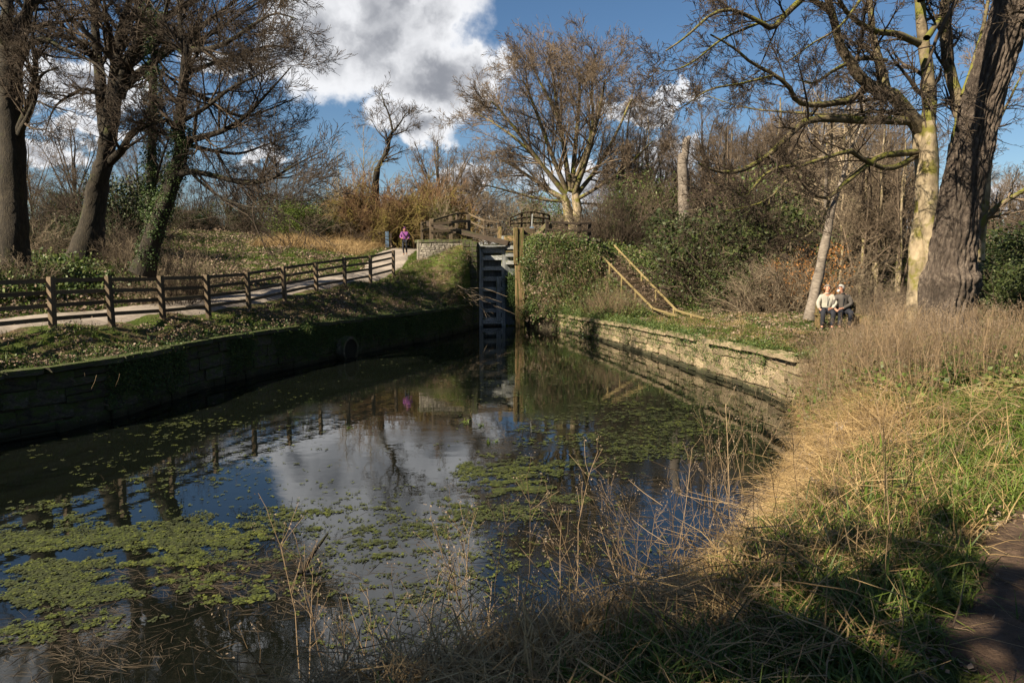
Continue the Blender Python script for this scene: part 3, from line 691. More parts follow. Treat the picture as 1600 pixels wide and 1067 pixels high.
# paddle rack beside the gate
pr = empty('paddle_gear', tuple(P(831, 360, 36.6)), 0, 'thin grey metal paddle rack standing beside the right balance beam', 'lock gear')
block('rack', pr, (0, 0, .35), (.07, .07, 1.0), (0, .05, 0), 'greywood', .01); block('gear_case', pr, (0, -.02, .05), (.22, .2, .25), (0, 0, 0), 'metal', .01)
bc = P(605, 385, 48); bm_ = empty('marker_post', (bc[0], 48, h1(bc[0], 48)), 0, 'blue-grey painted sign board on a post beside the towpath behind the runner', 'post')
block('board', bm_, (0, 0, .62), (.24, .07, 1.15), (0, 0, .1), 'metal', .004); block('post', bm_, (.25, .08, .5), (.14, .14, 1.2), (0, 0, .1), 'darkwood', .01)
railfence('low dark field fence between the dry grass and the hedge left of the runner', [(455, 383, 397, 52), (490, 381, 395, 52), (522, 380, 394, 52), (556, 379, 393, 52), (590, 378, 393, 52)], 0, (.45, .9), 'darkwood', .14, .06, .12)
# far white-walled house glimpsed over the lock
hp = P(733, 352, 120); hs = empty('house', (hp[0], 120, hp[2] - 3), 0, 'far house with pale walls and blue slate roof glimpsed over the lock fence', 'house')
block('wall', hs, (0, 0, 1.6), (8.5, 6, 7.2), (0, 0, .15), 'whitepaint', 0, .004)
V = np.array([(-4.6, -3.4, 5.2), (4.6, -3.4, 5.2), (4.6, 3.4, 5.2), (-4.6, 3.4, 5.2), (-4.6, 0, 7.7), (4.6, 0, 7.7)]); me = bpy.data.meshes.new('roof')
me.from_pydata([tuple(v) for v in V], [], [(0, 1, 5, 4), (3, 2, 5, 4), (0, 3, 4), (1, 2, 5), (0, 1, 2, 3)]); me.materials.append(M['slate']); o = link('roof', me, hs); o.rotation_euler = (0, 0, .15)
block('chimney', o, (3, 0, 7.9), (.9, .9, 1.8), (0, 0, 0), 'rubble', 0)
for k in range(3): block('window', hs, (-2.6 + k * 2.4 + .45, -3.02 - .36 + k * .36, 3.6), (1.1, .1, 1.3), (0, 0, .15), 'glass', 0)

# ------------------------------------------------------------------ flight of steps and its two handrails
sA, sB = np.array([3.75, 36.6, 4.15]), np.array([6.45, 29.9, 1.12]); sw = np.array([.92, .38, 0])
steps = empty('steps', tuple(sB), 0, 'flight of earth steps with timber risers climbing from the wall top to the lock', 'steps')
NS = 17
for k in range(NS):
    c_ = sA + (sB - sA) * (k + .5) / NS - sB + sw * .5
    yaw = math.atan2(sw[1], sw[0])
    t_ = block('tread', steps, c_ + np.array([0, 0, -.12]), (1.25, .44, .2), (0, 0, yaw), 'mortar', .015, .03, 3)
    block('riser', steps, c_ + np.array([.11, -.24, -.12]), (1.3, .06, .22), (0, 0, yaw), 'wood', .01, .05, 3)
def handrail(label, pts, posts):
    root = empty('handrail', tuple(pts[0]), 0, label, 'handrail'); o3 = np.array(pts[0])
    for a_, b_ in zip(pts[:-1], pts[1:]): beam('rail', root, a_ - o3, b_ - o3, .055, .075, 'yellowrail', .01, .02)
    for p, z0 in posts: block('post', root, np.array([p[0], p[1], (p[2] + z0) / 2]) - o3, (.07, .07, p[2] - z0), (0, 0, .3), 'yellowrail', .01, .05)
A0, A1, A2 = P(918, 377, 36.0), P(1020, 482, 30.0), P(1056, 493, 26.5)
B0, B1, B2 = P(960, 384, 37.0), P(1057, 485, 29.0), P(1099, 497, 25.6)
ip_ = lambda a_, b_, f: a_ + (b_ - a_) * f
handrail('near yellow-green handrail of the steps, starting at the dark fence foot', [A0, A1, A2], [(ip_(A0, A1, f), ip_(A0, A1, f)[2] - .95) for f in (.2, .38, .57, .77)] + [(A1, .8)])
handrail('far yellow-green handrail of the steps, ending by the low bank', [B0, B1, B2], [(ip_(B0, B1, f), ip_(B0, B1, f)[2] - .95) for f in (.1, .3, .5, .72, .97)] + [(ip_(B1, B2, .6), .8)])

# ------------------------------------------------------------------ people
plain_ = lambda n, c, r=.8, v=.2, s=25: M.setdefault(n, plain(n, c, r, v, s))
for n_, c_ in (('skin', (.42, .22, .15)), ('jacket_pale', (.34, .325, .275)), ('jacket_purple', (.19, .055, .21)), ('trousers_dark', (.018, .020, .028)), ('jacket_black', (.075, .068, .062)),
               ('hair_white', (.62, .59, .53)), ('hair_grey', (.17, .15, .13)), ('shoe', (.05, .04, .032)), ('shoe_pale', (.3, .2, .16)), ('dogfur', (.040, .026, .017)), ('purple_coat', (.22, .03, .20)), ('eye', (.02, .015, .012)), ('feather', (.012, .012, .014))): plain_(n_, c_)
M['skin'].node_tree.nodes['Principled BSDF'].inputs['Roughness'].default_value = .5
_dg = None
def skin(name, verts, edges, mat, parent, sub=1, root=0):
    me = bpy.data.meshes.new(name); me.from_pydata([v[:3] for v in verts], edges, []);
    o = bpy.data.objects.new(name, me); COL.objects.link(o)
    md = o.modifiers.new('skin', 'SKIN'); md.use_smooth_shade = True
    sk = me.skin_vertices[0].data
    for i_, v in enumerate(verts): r_ = v[3]; sk[i_].radius = (r_, v[4] if len(v) > 4 else r_); sk[i_].use_root = (i_ == root)
    sm = o.modifiers.new('sub', 'SUBSURF'); sm.levels = sub; sm.render_levels = sub
    dg = bpy.context.evaluated_depsgraph_get(); me2 = bpy.data.meshes.new_from_object(o.evaluated_get(dg))
    bpy.data.objects.remove(o); me2.name = name; me2.materials.clear(); me2.materials.append(M[mat]); me2.polygons.foreach_set('use_smooth', [True] * len(me2.polygons))
    return link(name, me2, parent)
def ball(name, parent, loc, sc, mat, rot=(0, 0, 0), seg=10, cut=None):
    import bmesh
    bm = bmesh.new(); bmesh.ops.create_uvsphere(bm, u_segments=seg, v_segments=max(6, seg * 2 // 3), radius=1)
    if cut is not None: bmesh.ops.delete(bm, geom=[v for v in bm.verts if cut(v.co)], context='VERTS')
    for v in bm.verts:
        v.co += Vector([(mnoise.noise(v.co * 2.2 + Vector((k * 7, 3, 1)))) * .08 for k in range(3)])
    me = bpy.data.meshes.new(name); bm.to_mesh(me); bm.free(); me.materials.append(M[mat]); me.polygons.foreach_set('use_smooth', [True] * len(me.polygons))
    o = link(name, me, parent); o.location = loc; o.scale = sc; o.rotation_euler = rot; return o

def body(parent, J, mat='skin'):
    """one continuous body; J holds joint positions"""
    V, E = [], []
    def add(p, r, r2=None): V.append((*p, r, r2 or r)); return len(V) - 1
    pel = add(J['pelvis'], .14, .11); wst = add(J['waist'], .125, .095); chs = add(J['chest'], .155, .11); nk0 = add(J['neck'], .06); 
    h0 = add(J['chin'], .062, .075); h1_ = add(J['head'], .078, .095); h2_ = add(J['crown'], .05, .06)
    E += [(pel, wst), (wst, chs), (chs, nk0), (nk0, h0), (h0, h1_), (h1_, h2_)]
    for s in 'LR':
        sh, el, wr, pm, kn = J['sh' + s], J['el' + s], J['wr' + s], J['hand' + s], None
        i_ = [add(sh, .062), add(el, .043), add(wr, .028), add(pm, .038, .018)]; E += [(chs, i_[0]), (i_[0], i_[1]), (i_[1], i_[2]), (i_[2], i_[3])]
        hp_, kn, an, toe = J['hip' + s], J['knee' + s], J['ankle' + s], J['toe' + s]
        i_ = [add(hp_, .085), add(kn, .058), add(an, .038), add(toe, .035)]; E += [(pel, i_[0]), (i_[0], i_[1]), (i_[1], i_[2]), (i_[2], i_[3])]
    o = skin('body', V, E, mat, parent, 2)
    # fingers: five bent, tapering chains rooted in each palm
    for s in 'LR':
        pm, wr = np.array(J['hand' + s]), np.array(J['wr' + s]); d = unit(pm - wr); sd = unit(np.cross(d, [0.2, -.9, .3]))
        ch = []
        for k in range(5):
            if k < 4: ln = (.075, .085, .08, .062)[k]; b0 = pm + sd * (k - 1.5) * .020 - d * .01; dd = d
            else: ln = .06; b0 = pm - sd * .034 - d * .03; dd = unit(d - sd * .9)
            bend = np.array([0, -.15, -.85]); c1 = b0 + dd * ln * .45; c2 = c1 + unit(dd + bend * .5) * ln * .33; c3 = c2 + unit(dd + bend * 1.1) * ln * .25
            ch.append(np.array([b0, c1, c2, c3]))
        V_, F_ = tube_arrays(np.stack(ch), np.tile(np.array([[.009, .0085, .0075, .0055]]), (5, 1)), 6)
        link('fingers', npmesh('fingers', V_, F_, M[mat]), o)
    return o
def face(parent, head, yaw, specs=False):
    hd = np.array(head); f = np.array([math.sin(yaw), -math.cos(yaw), 0]); s_ = np.array([math.cos(yaw), math.sin(yaw), 0])
    ball('nose', parent, tuple(hd + f * .108 + np.array([0, 0, -.012])), (.014, .02, .024), 'skin', (0, 0, yaw), 6)
    for k in (-1, 1):
        ball('eye', parent, tuple(hd + f * .094 + s_ * k * .032 + np.array([0, 0, .018])), (.013, .008, .009), 'eye', (0, 0, yaw), 6)
        ball('ear', parent, tuple(hd + s_ * k * .088), (.012, .024, .034), 'skin', (0, 0, yaw), 6)
    ball('mouth', parent, tuple(hd + f * .098 + np.array([0, 0, -.055])), (.024, .008, .006), 'eye', (0, 0, yaw), 6)
    if specs:
        for k in (-1, 1): ball('spectacle_lens', parent, tuple(hd + f * .108 + s_ * k * .034 + np.array([0, 0, .018])), (.024, .005, .018), 'glass', (0, 0, yaw), 8)

# the seated couple on their bench
bc = G(1302, 512, 1.33); bz = h1(bc[0], bc[1]) + .02
byaw = R(-14)
bench = empty('park_bench', (bc[0], bc[1], bz), byaw, 'plain brown timber bench under the trees that the couple sit on', 'bench')
for k in range(3): block('seat_slat', bench, (.10, -.13 + k * .135, .44), (1.30, .125, .05), (0, 0, 0), 'tanwood', .008, .04, 3)
for k in range(2): block('back_slat', bench, (.06, .27 + k * .02, .62 + k * .15), (1.05, .04, .12), (-.1, 0, 0), 'wood', .008, .04, 3)
for sx in (-.45, .60):
    for sy, hh in ((-.13, .44), (.22, .80)): block('leg', bench, (sx, sy, hh / 2), (.10, .09, hh), (0, 0, 0), 'tanwood', .008, .05, 3)
block('end_block', bench, (.86, .0, .28), (.34, .42, .26), (0, 0, .1), 'tanwood', .02, .04)
def seated(x, label, jm, tm, lean, headyaw, headdx, hair, beard, armx):
    root = empty('person', (bc[0], bc[1], bz), byaw, label, 'person')
    ls = lean
    J = dict(pelvis=(x, .02, .56), waist=(x + ls * .3, .05, .74), chest=(x + ls * .7, .03, .94), neck=(x + ls, .0, 1.10), chin=(x + ls + headdx * .5, -.03, 1.16), head=(x + ls + headdx, -.03, 1.245), crown=(x + ls + headdx, -.02, 1.32))
    cx = x + ls * .8
    J.update(shL=(cx - .165, .02, .985), elL=(cx - .27, -.05, .78), wrL=(cx - .24, -.22, .62), handL=(cx - .20, -.30, .585), shR=(cx + .165, .02, .985), elR=(cx + .26, -.04, .78), wrR=(cx + armx, -.22, .64), handR=(cx + armx - .08, -.27, .63))
    J.update(hipL=(x - .10, -.03, .54), kneeL=(x - .17, -.46, .53), ankleL=(x - .19, -.47, .10), toeL=(x - .21, -.60, .045), hipR=(x + .10, -.03, .54), kneeR=(x + .12, -.46, .53), ankleR=(x + .10, -.42, .10), toeR=(x + .09, -.56, .045))
    b_ = body(root, J)
    # clothes as slightly fuller layers
    V = [(*J['pelvis'], .165, .135), (*J['waist'], .165, .14), (*J['chest'], .165, .14), (J['neck'][0], J['neck'][1], 1.08, .075)]; E = [(0, 1), (1, 2), (2, 3)]
    for s in 'LR':
        i_ = len(V); V += [(*J['sh' + s], .085), (*J['el' + s], .066), (*J['wr' + s], .048)]; E += [(2, i_), (i_, i_ + 1), (i_ + 1, i_ + 2)]
    skin('jacket', V, E, jm, b_, 2)
    V = [(J['pelvis'][0], .02, .545, .155, .12)]; E = []
    for s in 'LR':
        i_ = len(V); V += [(*J['hip' + s], .11), (*J['knee' + s], .085), (*J['ankle' + s], .062)]; E += [(0, i_), (i_, i_ + 1), (i_ + 1, i_ + 2)]
    skin('trousers', V, E, tm, b_, 2)
    for s in 'LR':
        a_, t_ = J['ankle' + s], J['toe' + s]; V = [(a_[0], a_[1] + .03, .055, .05), (a_[0], a_[1] - .04, .06, .052), (t_[0], t_[1] - .02, .045, .042)]; skin('shoe', V, [(0, 1), (1, 2)], 'shoe', b_, 1)
    ball('collar', b_, (J['neck'][0], J['neck'][1] - .01, J['neck'][2] - .01), (.075, .075, .035), jm, (0, 0, 0), 10)
    block('zip', b_, (J['chest'][0], J['chest'][1] - .155, J['chest'][2] - .08), (.014, .012, .30), (.12, 0, 0), 'trousers_dark', 0)
    hd = J['head']
    f = (math.sin(headyaw), -math.cos(headyaw))
    ball('hair', b_, (hd[0] - f[0] * .022, hd[1] - f[1] * .022, hd[2] + .018), (.096, .108, .104), hair, (0, 0, headyaw), 14, lambda c: c.y < -.38 and c.z < .28 and abs(c.x) < .78)
    face(b_, hd, headyaw, beard)
    if beard: ball('beard', b_, (hd[0] + f[0] * .065, hd[1] + f[1] * .065, hd[2] - .075), (.052, .045, .05), hair, (0, 0, headyaw), 10)
    return root
seated(-.22, 'grey-haired person in a pale zipped jacket, seated at the left end of the bench', 'jacket_pale', 'trousers_dark', .0, R(16), 0, 'hair_grey', False, .12)
seated(.27, 'white-haired bearded person in a dark grey coat, leaning towards the one in pale jacket', 'jacket_black', 'trousers_dark', -.06, R(-62), -.07, 'hair_white', True, -.02)

# runner on the towpath
rp = P(633, 393, 40.5); rz_ = h1(rp[0], 40.5) + .05
run = empty('person', (rp[0], 40.5, rz_), R(-4), 'runner in a purple hooded jacket and black leggings coming down the towpath', 'person')
J = dict(pelvis=(0, 0, .93), waist=(0, -.02, 1.10), chest=(0, -.04, 1.29), neck=(0, -.05, 1.43), chin=(0, -.08, 1.48), head=(0, -.08, 1.57), crown=(0, -.06, 1.64))
J.update(shL=(-.18, -.04, 1.37), elL=(-.28, .02, 1.13), wrL=(-.17, -.16, 1.02), handL=(-.12, -.23, 1.04), shR=(.18, -.04, 1.37), elR=(.27, .08, 1.14), wrR=(.22, -.10, 1.00), handR=(.19, -.18, .99))
J.update(hipL=(-.09, 0, .88), kneeL=(-.10, -.14, .50), ankleL=(-.07, -.06, .10), toeL=(-.07, -.20, .05), hipR=(.09, 0, .88), kneeR=(.08, .0, .48), ankleR=(.05, .20, .14), toeR=(.05, .12, .04))
b_ = body(run, J)
V = [(0, 0, .90, .17, .14), (0, -.02, 1.10, .165, .13), (0, -.04, 1.30, .185, .14), (0, -.04, 1.43, .10)]; E = [(0, 1), (1, 2), (2, 3)]
for s in 'LR': i_ = len(V); V += [(*J['sh' + s], .085), (*J['el' + s], .066), (*J['wr' + s], .048)]; E += [(2, i_), (i_, i_ + 1), (i_ + 1, i_ + 2)]
skin('jacket', V, E, 'jacket_purple', b_, 2)
V = [(0, 0, .90, .15, .12)]; E = []
for s in 'LR': i_ = len(V); V += [(*J['hip' + s], .098), (*J['knee' + s], .066), (*J['ankle' + s], .045)]; E += [(0, i_), (i_, i_ + 1), (i_ + 1, i_ + 2)]
skin('leggings', V, E, 'trousers_dark', b_, 2)
for s in 'LR': a_, t_ = J['ankle' + s], J['toe' + s]; skin('shoe', [(a_[0], a_[1] + .03, a_[2] - .03, .045), (a_[0], a_[1] - .05, a_[2] - .045, .048), (t_[0], t_[1] - .02, t_[2], .04)], [(0, 1), (1, 2)], 'shoe_pale', b_, 1)
ball('hood', b_, (0, -.045, 1.575), (.125, .125, .145), 'jacket_purple', (0, 0, 0), 14, lambda c: c.y < -.5 and abs(c.x) < .75 and c.z < .62)
face(b_, J['head'], 0)
skin('bag_strap', [(-.14, -.19, 1.42, .02), (0, -.215, 1.22, .02), (.14, -.16, 1.02, .02)], [(0, 1), (1, 2)], 'trousers_dark', b_, 1)

run.scale = (.95, .95, .95)
# small dog on the wall top
dp = G(1114, 526, 1.2); dz_ = h1(dp[0], dp[1]) + .02
dog = empty('dog', (dp[0], dp[1] + .25, dz_), R(8), 'small dark brown dog in a purple harness trotting along the wall top', 'dog')
V = [(.17, 0, .34, .075, .085), (.0, 0, .35, .07, .085), (-.17, 0, .35, .09, .105), (-.27, 0, .40, .06), (-.35, 0, .43, .055), (-.42, 0, .40, .035), (-.47, 0, .385, .024)]
E = [(0, 1), (1, 2), (2, 3), (3, 4), (4, 5), (5, 6)]
i_ = len(V); V += [(.26, 0, .40, .028), (.33, 0, .52, .022), (.30, 0, .60, .022), (.22, 0, .60, .016)]; E += [(0, i_), (i_, i_ + 1), (i_ + 1, i_ + 2), (i_ + 2, i_ + 3)]
for sx, sy, k, f in ((.19, .06, 1, .06), (.19, -.06, 1, -.05), (-.19, .06, 0, -.07), (-.19, -.06, 0, .06)):
    i_ = len(V)
    if k: V += [(sx - .02, sy, .24, .045), (sx + .06, sy, .14, .022), (sx + f * .6, sy, .02, .018)]
    else: V += [(sx, sy, .24, .040), (sx + f * .4, sy, .13, .022), (sx + f, sy, .02, .018)]
    E += [(0 if k else 2, i_), (i_, i_ + 1), (i_ + 1, i_ + 2)]
b_ = skin('body', V, E, 'dogfur', dog, 2, 1)
for k in (-1, 1): ball('ear', b_, (-.335, k * .05, .46), (.025, .012, .045), 'dogfur', (.3 * k, 0, 0), 6); ball('eye', b_, (-.395, k * .03, .425), (.008, .008, .008), 'eye', (0, 0, 0), 6)
skin('harness', [(-.06, 0, .355, .088, .102), (-.15, 0, .355, .102, .118), (-.235, 0, .375, .085, .09)], [(0, 1), (1, 2)], 'purple_coat', b_, 2)

# bird in flight
bp_ = P(813.5, 89, 60); bird = empty('bird', tuple(bp_), R(20), 'small black bird flying in front of the cloud edge', 'bird')
skin('body', [(-.24, 0, .02, .035), (-.1, 0, .02, .06), (.1, 0, 0, .075), (.24, 0, -.01, .045), (.32, 0, .0, .02)], [(0, 1), (1, 2), (2, 3), (3, 4)], 'feather', bird, 1)
for k, dz in ((1, .30), (-1, -.16)):
    V = [(.12, 0, .02), (-.10, 0, .02), (.16, k * .22, dz * .6), (-.12, k * .22, dz * .55), (.02, k * .50, dz), (-.12, k * .46, dz * .9), (.12, 0, .0), (-.10, 0, .0), (.16, k * .22, dz * .6 - .015), (-.12, k * .22, dz * .55 - .015), (.02, k * .50, dz - .01), (-.12, k * .46, dz * .9 - .01)]
    me = bpy.data.meshes.new('wing'); me.from_pydata(V, [], [(0, 1, 3, 2), (2, 3, 5, 4), (6, 8, 9, 7), (8, 10, 11, 9), (0, 2, 8, 6), (2, 4, 10, 8), (1, 7, 9, 3), (3, 9, 11, 5), (4, 5, 11, 10)]); me.materials.append(M['feather']); link('wing', me, bird)
me = bpy.data.meshes.new('tail'); me.from_pydata([(-.2, -.03, .02), (-.2, .03, .02), (-.42, .07, .03), (-.42, -.07, .03), (-.2, 0, .0)], [], [(0, 1, 2, 3), (0, 3, 4), (1, 4, 2), (3, 2, 4)]); me.materials.append(M['feather']); link('tail', me, bird)
# ------------------------------------------------------------------ trees
def PP(pts, Y, dY=0):
    n = len(pts); return [P(p[0], p[1], Y + dY * k / max(n - 1, 1) + (p[2] if len(p) > 2 else 0)) for k, p in enumerate(pts)]
def crown_levels(pts, rad, spec, rmin=.003):
    """spec rows: n, t0, t1, angle, ratio, K, sides, wiggle, up, rr, [minlen]"""
    parts = []
    for row in spec:
        n, t0, t1, ang, ratio, K, sd, wig, up, rr = row[:10]
        pts, rad = grow(pts, rad, n, t0, t1, ang, ratio, K, wig, up, rr, minlen=row[10] if len(row) > 10 else 0)
        rad = np.maximum(rad, rmin); parts.append(tube_arrays(pts, rad, sd))
    return parts
def drawn_tree(label, base, trunk, limbs, spec, bark, limbbark, twig, cat='tree', K=12, tsides=18, rmin=.005, name='tree', bumpy=0):
    root = empty(name, tuple(base), 0, label, cat); b0 = np.asarray(base)
    for k, (p, r) in enumerate(trunk):
        pts = resample(np.array(p), 26)[None]; rr = np.interp(np.linspace(0, 1, 26), np.linspace(0, 1, len(r)), r)[None]
        V, F = tube_arrays(pts - b0, rr, tsides)
        V = V + (np.stack([vnoise(V[:, 0] * 2 + V[:, 2], V[:, 1] * 2, 1.6), vnoise(V[:, 1] * 2 - V[:, 2], V[:, 0] * 2, 1.6), V[:, 2] * 0 + .5], 1) - .5) * r[0] * .45
        link('trunk', npmesh('trunk', V, F, M[bark]), root)
    LP, LR_ = pack(limbs, K)
    for k in range(len(limbs)):
        j = rng.normal(0, 1, (K, 3)).cumsum(0) * LR_[k][:, None] * .10; j[0] = 0; LP[k] += j
        V, F = tube_arrays(LP[k:k + 1] - b0, LR_[k:k + 1], 8); link('limb', npmesh('limb', V, F, M[limbbark]), root)
    parts = crown_levels(LP, LR_, spec, rmin)
    V, F = merge(parts); tag(link('twigs', npmesh('twigs', V - b0, F, M[twig]), root), kind='stuff')
    return root

SPL = [(9, .10, .97, 46, .46, 8, 5, .11, .02, .5, .6), (8, .1, .98, 38, .52, 6, 4, .12, .02, .55, .4), (5, .1, 1, 34, .55, 4, 3, .13, .015, .6, .3), (2, .2, 1, 34, .6, 2, 3, .1, .02, .7, .15)]
# left bank trees -------------------------------------------------
bT = P(22, 402, 20)
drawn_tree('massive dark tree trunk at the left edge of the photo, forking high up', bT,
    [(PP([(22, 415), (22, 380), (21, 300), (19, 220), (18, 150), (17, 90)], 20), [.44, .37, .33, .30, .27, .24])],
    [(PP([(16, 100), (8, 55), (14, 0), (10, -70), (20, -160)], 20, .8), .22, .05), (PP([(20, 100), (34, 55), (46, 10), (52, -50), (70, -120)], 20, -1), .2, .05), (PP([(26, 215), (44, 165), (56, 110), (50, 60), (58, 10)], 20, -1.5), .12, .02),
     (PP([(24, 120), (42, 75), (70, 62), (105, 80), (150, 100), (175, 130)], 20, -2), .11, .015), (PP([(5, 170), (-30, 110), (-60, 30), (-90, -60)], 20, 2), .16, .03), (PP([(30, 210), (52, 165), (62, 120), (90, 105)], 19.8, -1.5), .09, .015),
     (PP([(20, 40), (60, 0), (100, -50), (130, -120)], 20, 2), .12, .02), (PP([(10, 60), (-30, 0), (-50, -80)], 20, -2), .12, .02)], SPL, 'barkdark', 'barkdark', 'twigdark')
bT = P(160, 392, 24)
drawn_tree('dark leaning double-stemmed tree between the edge trunk and the ivy-clad tree', bT,
    [(PP([(135, 405), (146, 340), (156, 280), (166, 235), (174, 190), (178, 150)], 24), [.56, .35, .28, .26, .24, .22])],
    [(PP([(168, 215), (164, 170), (160, 110), (154, 50), (148, -10), (140, -80)], 24, .5), .25, .05), (PP([(176, 160), (180, 110), (186, 60), (200, 0), (208, -70)], 24, 1), .26, .05), (PP([(186, 150), (202, 105), (224, 62), (262, 28), (310, 0), (360, -40)], 24, -3), .22, .03),
     (PP([(170, 255), (190, 232), (205, 208), (225, 198), (248, 200), (270, 215)], 24, -2.5), .15, .02), (PP([(190, 140), (225, 105), (262, 78), (300, 60), (340, 50)], 24, -3), .16, .02), (PP([(162, 120), (130, 70), (90, 55), (60, 70)], 24, -2), .11, .02),
     (PP([(155, 100), (150, 75), (110, 60), (70, 52), (45, 30)], 24, 2), .10, .02), (PP([(200, 0), (240, -50), (290, -110)], 24, 2), .14, .02), (PP([(180, 170), (140, 140), (110, 150), (85, 170), (70, 210)], 24, -2), .08, .012), (PP([(190, 60), (215, 10), (250, -20)], 24, -2), .12, .02)], SPL, 'barkdark', 'barkdark', 'twigdark')
bT = P(236, 400, 21)
drawn_tree('slender upright ivy-wrapped stem beside the leaning ivy-clad tree', bT,
    [(PP([(232, 405), (234, 340), (237, 270), (238, 200), (240, 130), (243, 60)], 21), [.17, .15, .13, .12, .11, .09])],
    [(PP([(243, 70), (238, 30), (228, -10), (222, -70)], 21, .5), .09, .02), (PP([(240, 90), (252, 50), (262, 0), (280, -60)], 21, -1), .06, .015), (PP([(239, 300), (250, 260), (262, 220), (270, 190)], 21, -1), .05, .012), (PP([(240, 120), (220, 90), (190, 75)], 21, -1.5), .04, .01)],
    [(6, .2, .97, 45, .5, 6, 4, .14, .04, .55, .5), (6, .1, 1, 42, .5, 4, 3, .18, .03, .6, .25), (4, .1, 1, 40, .5, 3, 3, .2, .02, .6, .12)], 'barkdark', 'barkdark', 'twigdark')
bT = P(228, 412, 20)
t3 = drawn_tree('ivy-clad leaning tree beside the towpath, its wide twiggy crown spreading right', bT,
    [(PP([(222, 428), (232, 395), (246, 350), (262, 305), (278, 262), (285, 225)], 20), [.36, .28, .24, .23, .20, .17])],
    [(PP([(284, 235), (284, 190), (290, 135), (295, 80), (292, 66)], 20), .17, .10), (PP([(285, 222), (318, 214), (350, 205), (385, 182), (420, 145), (455, 105)], 20, -2), .11, .012), (PP([(272, 275), (300, 268), (340, 276), (385, 286), (420, 280), (460, 258), (505, 235)], 20, -2), .10, .012),
     (PP([(291, 140), (318, 152), (350, 172), (385, 182), (425, 170), (470, 150)], 20, 2), .09, .012), (PP([(294, 78), (330, 74), (360, 62), (400, 35), (430, 20), (465, 30)], 20, -2), .09, .012), (PP([(292, 70), (318, 40), (350, 15), (390, -10), (440, -10)], 20, 2), .09, .012),
     (PP([(288, 70), (280, 30), (285, -20), (300, -80)], 20, 1), .09, .015), (PP([(292, 115), (330, 100), (370, 88), (420, 72), (480, 78)], 20, 3), .07, .01), (PP([(284, 190), (320, 170), (360, 140), (400, 120), (445, 95)], 20, -3.5), .07, .01),
     (PP([(285, 225), (330, 235), (375, 240), (420, 225), (475, 205)], 20, 3), .07, .01), (PP([(280, 250), (320, 290), (360, 315), (410, 325), (450, 310)], 20, -3), .05, .008), (PP([(283, 215), (262, 190), (240, 195), (215, 205)], 20, -1.5), .08, .02), (PP([(292, 90), (262, 60), (240, 30), (225, -20)], 20, 2), .07, .012), (PP([(294, 75), (340, 45), (400, 5), (450, -25)], 20, 4), .07, .012)],
    [(11, .10, .98, 40, .46, 8, 5, .10, .02, .5, .6), (9, .1, .98, 36, .52, 6, 3, .11, .025, .55, .4), (5, .1, 1, 34, .55, 4, 3, .12, .02, .6, .3), (2, .2, 1, 34, .6, 2, 3, .1, .02, .7, .15)], 'barkdark', 'barkdark', 'twigdark')

# spreading tree beyond the lock --------------------------------------
Ym = 45
bT = P(893, 372, Ym)
mid = []
for (a_, b_, c_, d_, e_, r) in [((882, 312), (858, 297), (833, 280), (794, 255), (735, 232), .20), ((884, 305), (850, 262), (815, 215), (775, 165), (742, 125), .17), ((886, 300), (862, 240), (840, 180), (820, 130), (800, 100), .17), ((890, 298), (880, 230), (868, 160), (862, 110), (860, 78), .19),
                              ((893, 300), (898, 230), (905, 160), (905, 110), (900, 65), .19), ((897, 305), (918, 245), (935, 180), (945, 130), (950, 90), .18), ((899, 308), (935, 260), (965, 205), (985, 160), (998, 130), .16), ((901, 312), (945, 285), (985, 255), (1015, 225), (1035, 200), .13),
                              ((880, 315), (845, 312), (800, 300), (760, 290), (715, 275), .10), ((899, 318), (940, 320), (975, 330), (1010, 335), (1040, 345), .07), ((884, 300), (830, 240), (790, 205), (750, 180), (715, 170), .14), ((888, 290), (878, 200), (845, 130), (832, 105), (825, 95), .13), ((893, 295), (925, 210), (925, 140), (930, 90), (925, 72), .13)]:
    s_ = rng.uniform(-5, 5); e_ = (d_[0] + (e_[0] - d_[0]) * .35, d_[1] + (e_[1] - d_[1]) * .12); mid.append((PP([a_, b_, c_, d_, e_], Ym, s_), r, .02))
drawn_tree('great bare tree with a wide fan-shaped crown beyond the lock', bT,
    [(PP([(892, 380), (892, 355), (888, 335), (884, 315), (880, 306)], Ym), [.46, .40, .34, .25, .2]), (PP([(898, 380), (899, 350), (902, 330), (900, 308), (899, 296)], Ym), [.40, .34, .30, .24, .19])],
    mid, [(16, .10, .98, 38, .42, 7, 4, .09, .03, .45, 1.0), (9, .1, .98, 38, .52, 5, 3, .10, .03, .5, .6), (6, .1, 1, 36, .55, 4, 3, .11, .02, .6, .35), (2, .2, 1, 34, .6, 2, 3, .1, .02, .8, .25)], 'barksyc', 'barklimb', 'twigbrown', rmin=.0085)

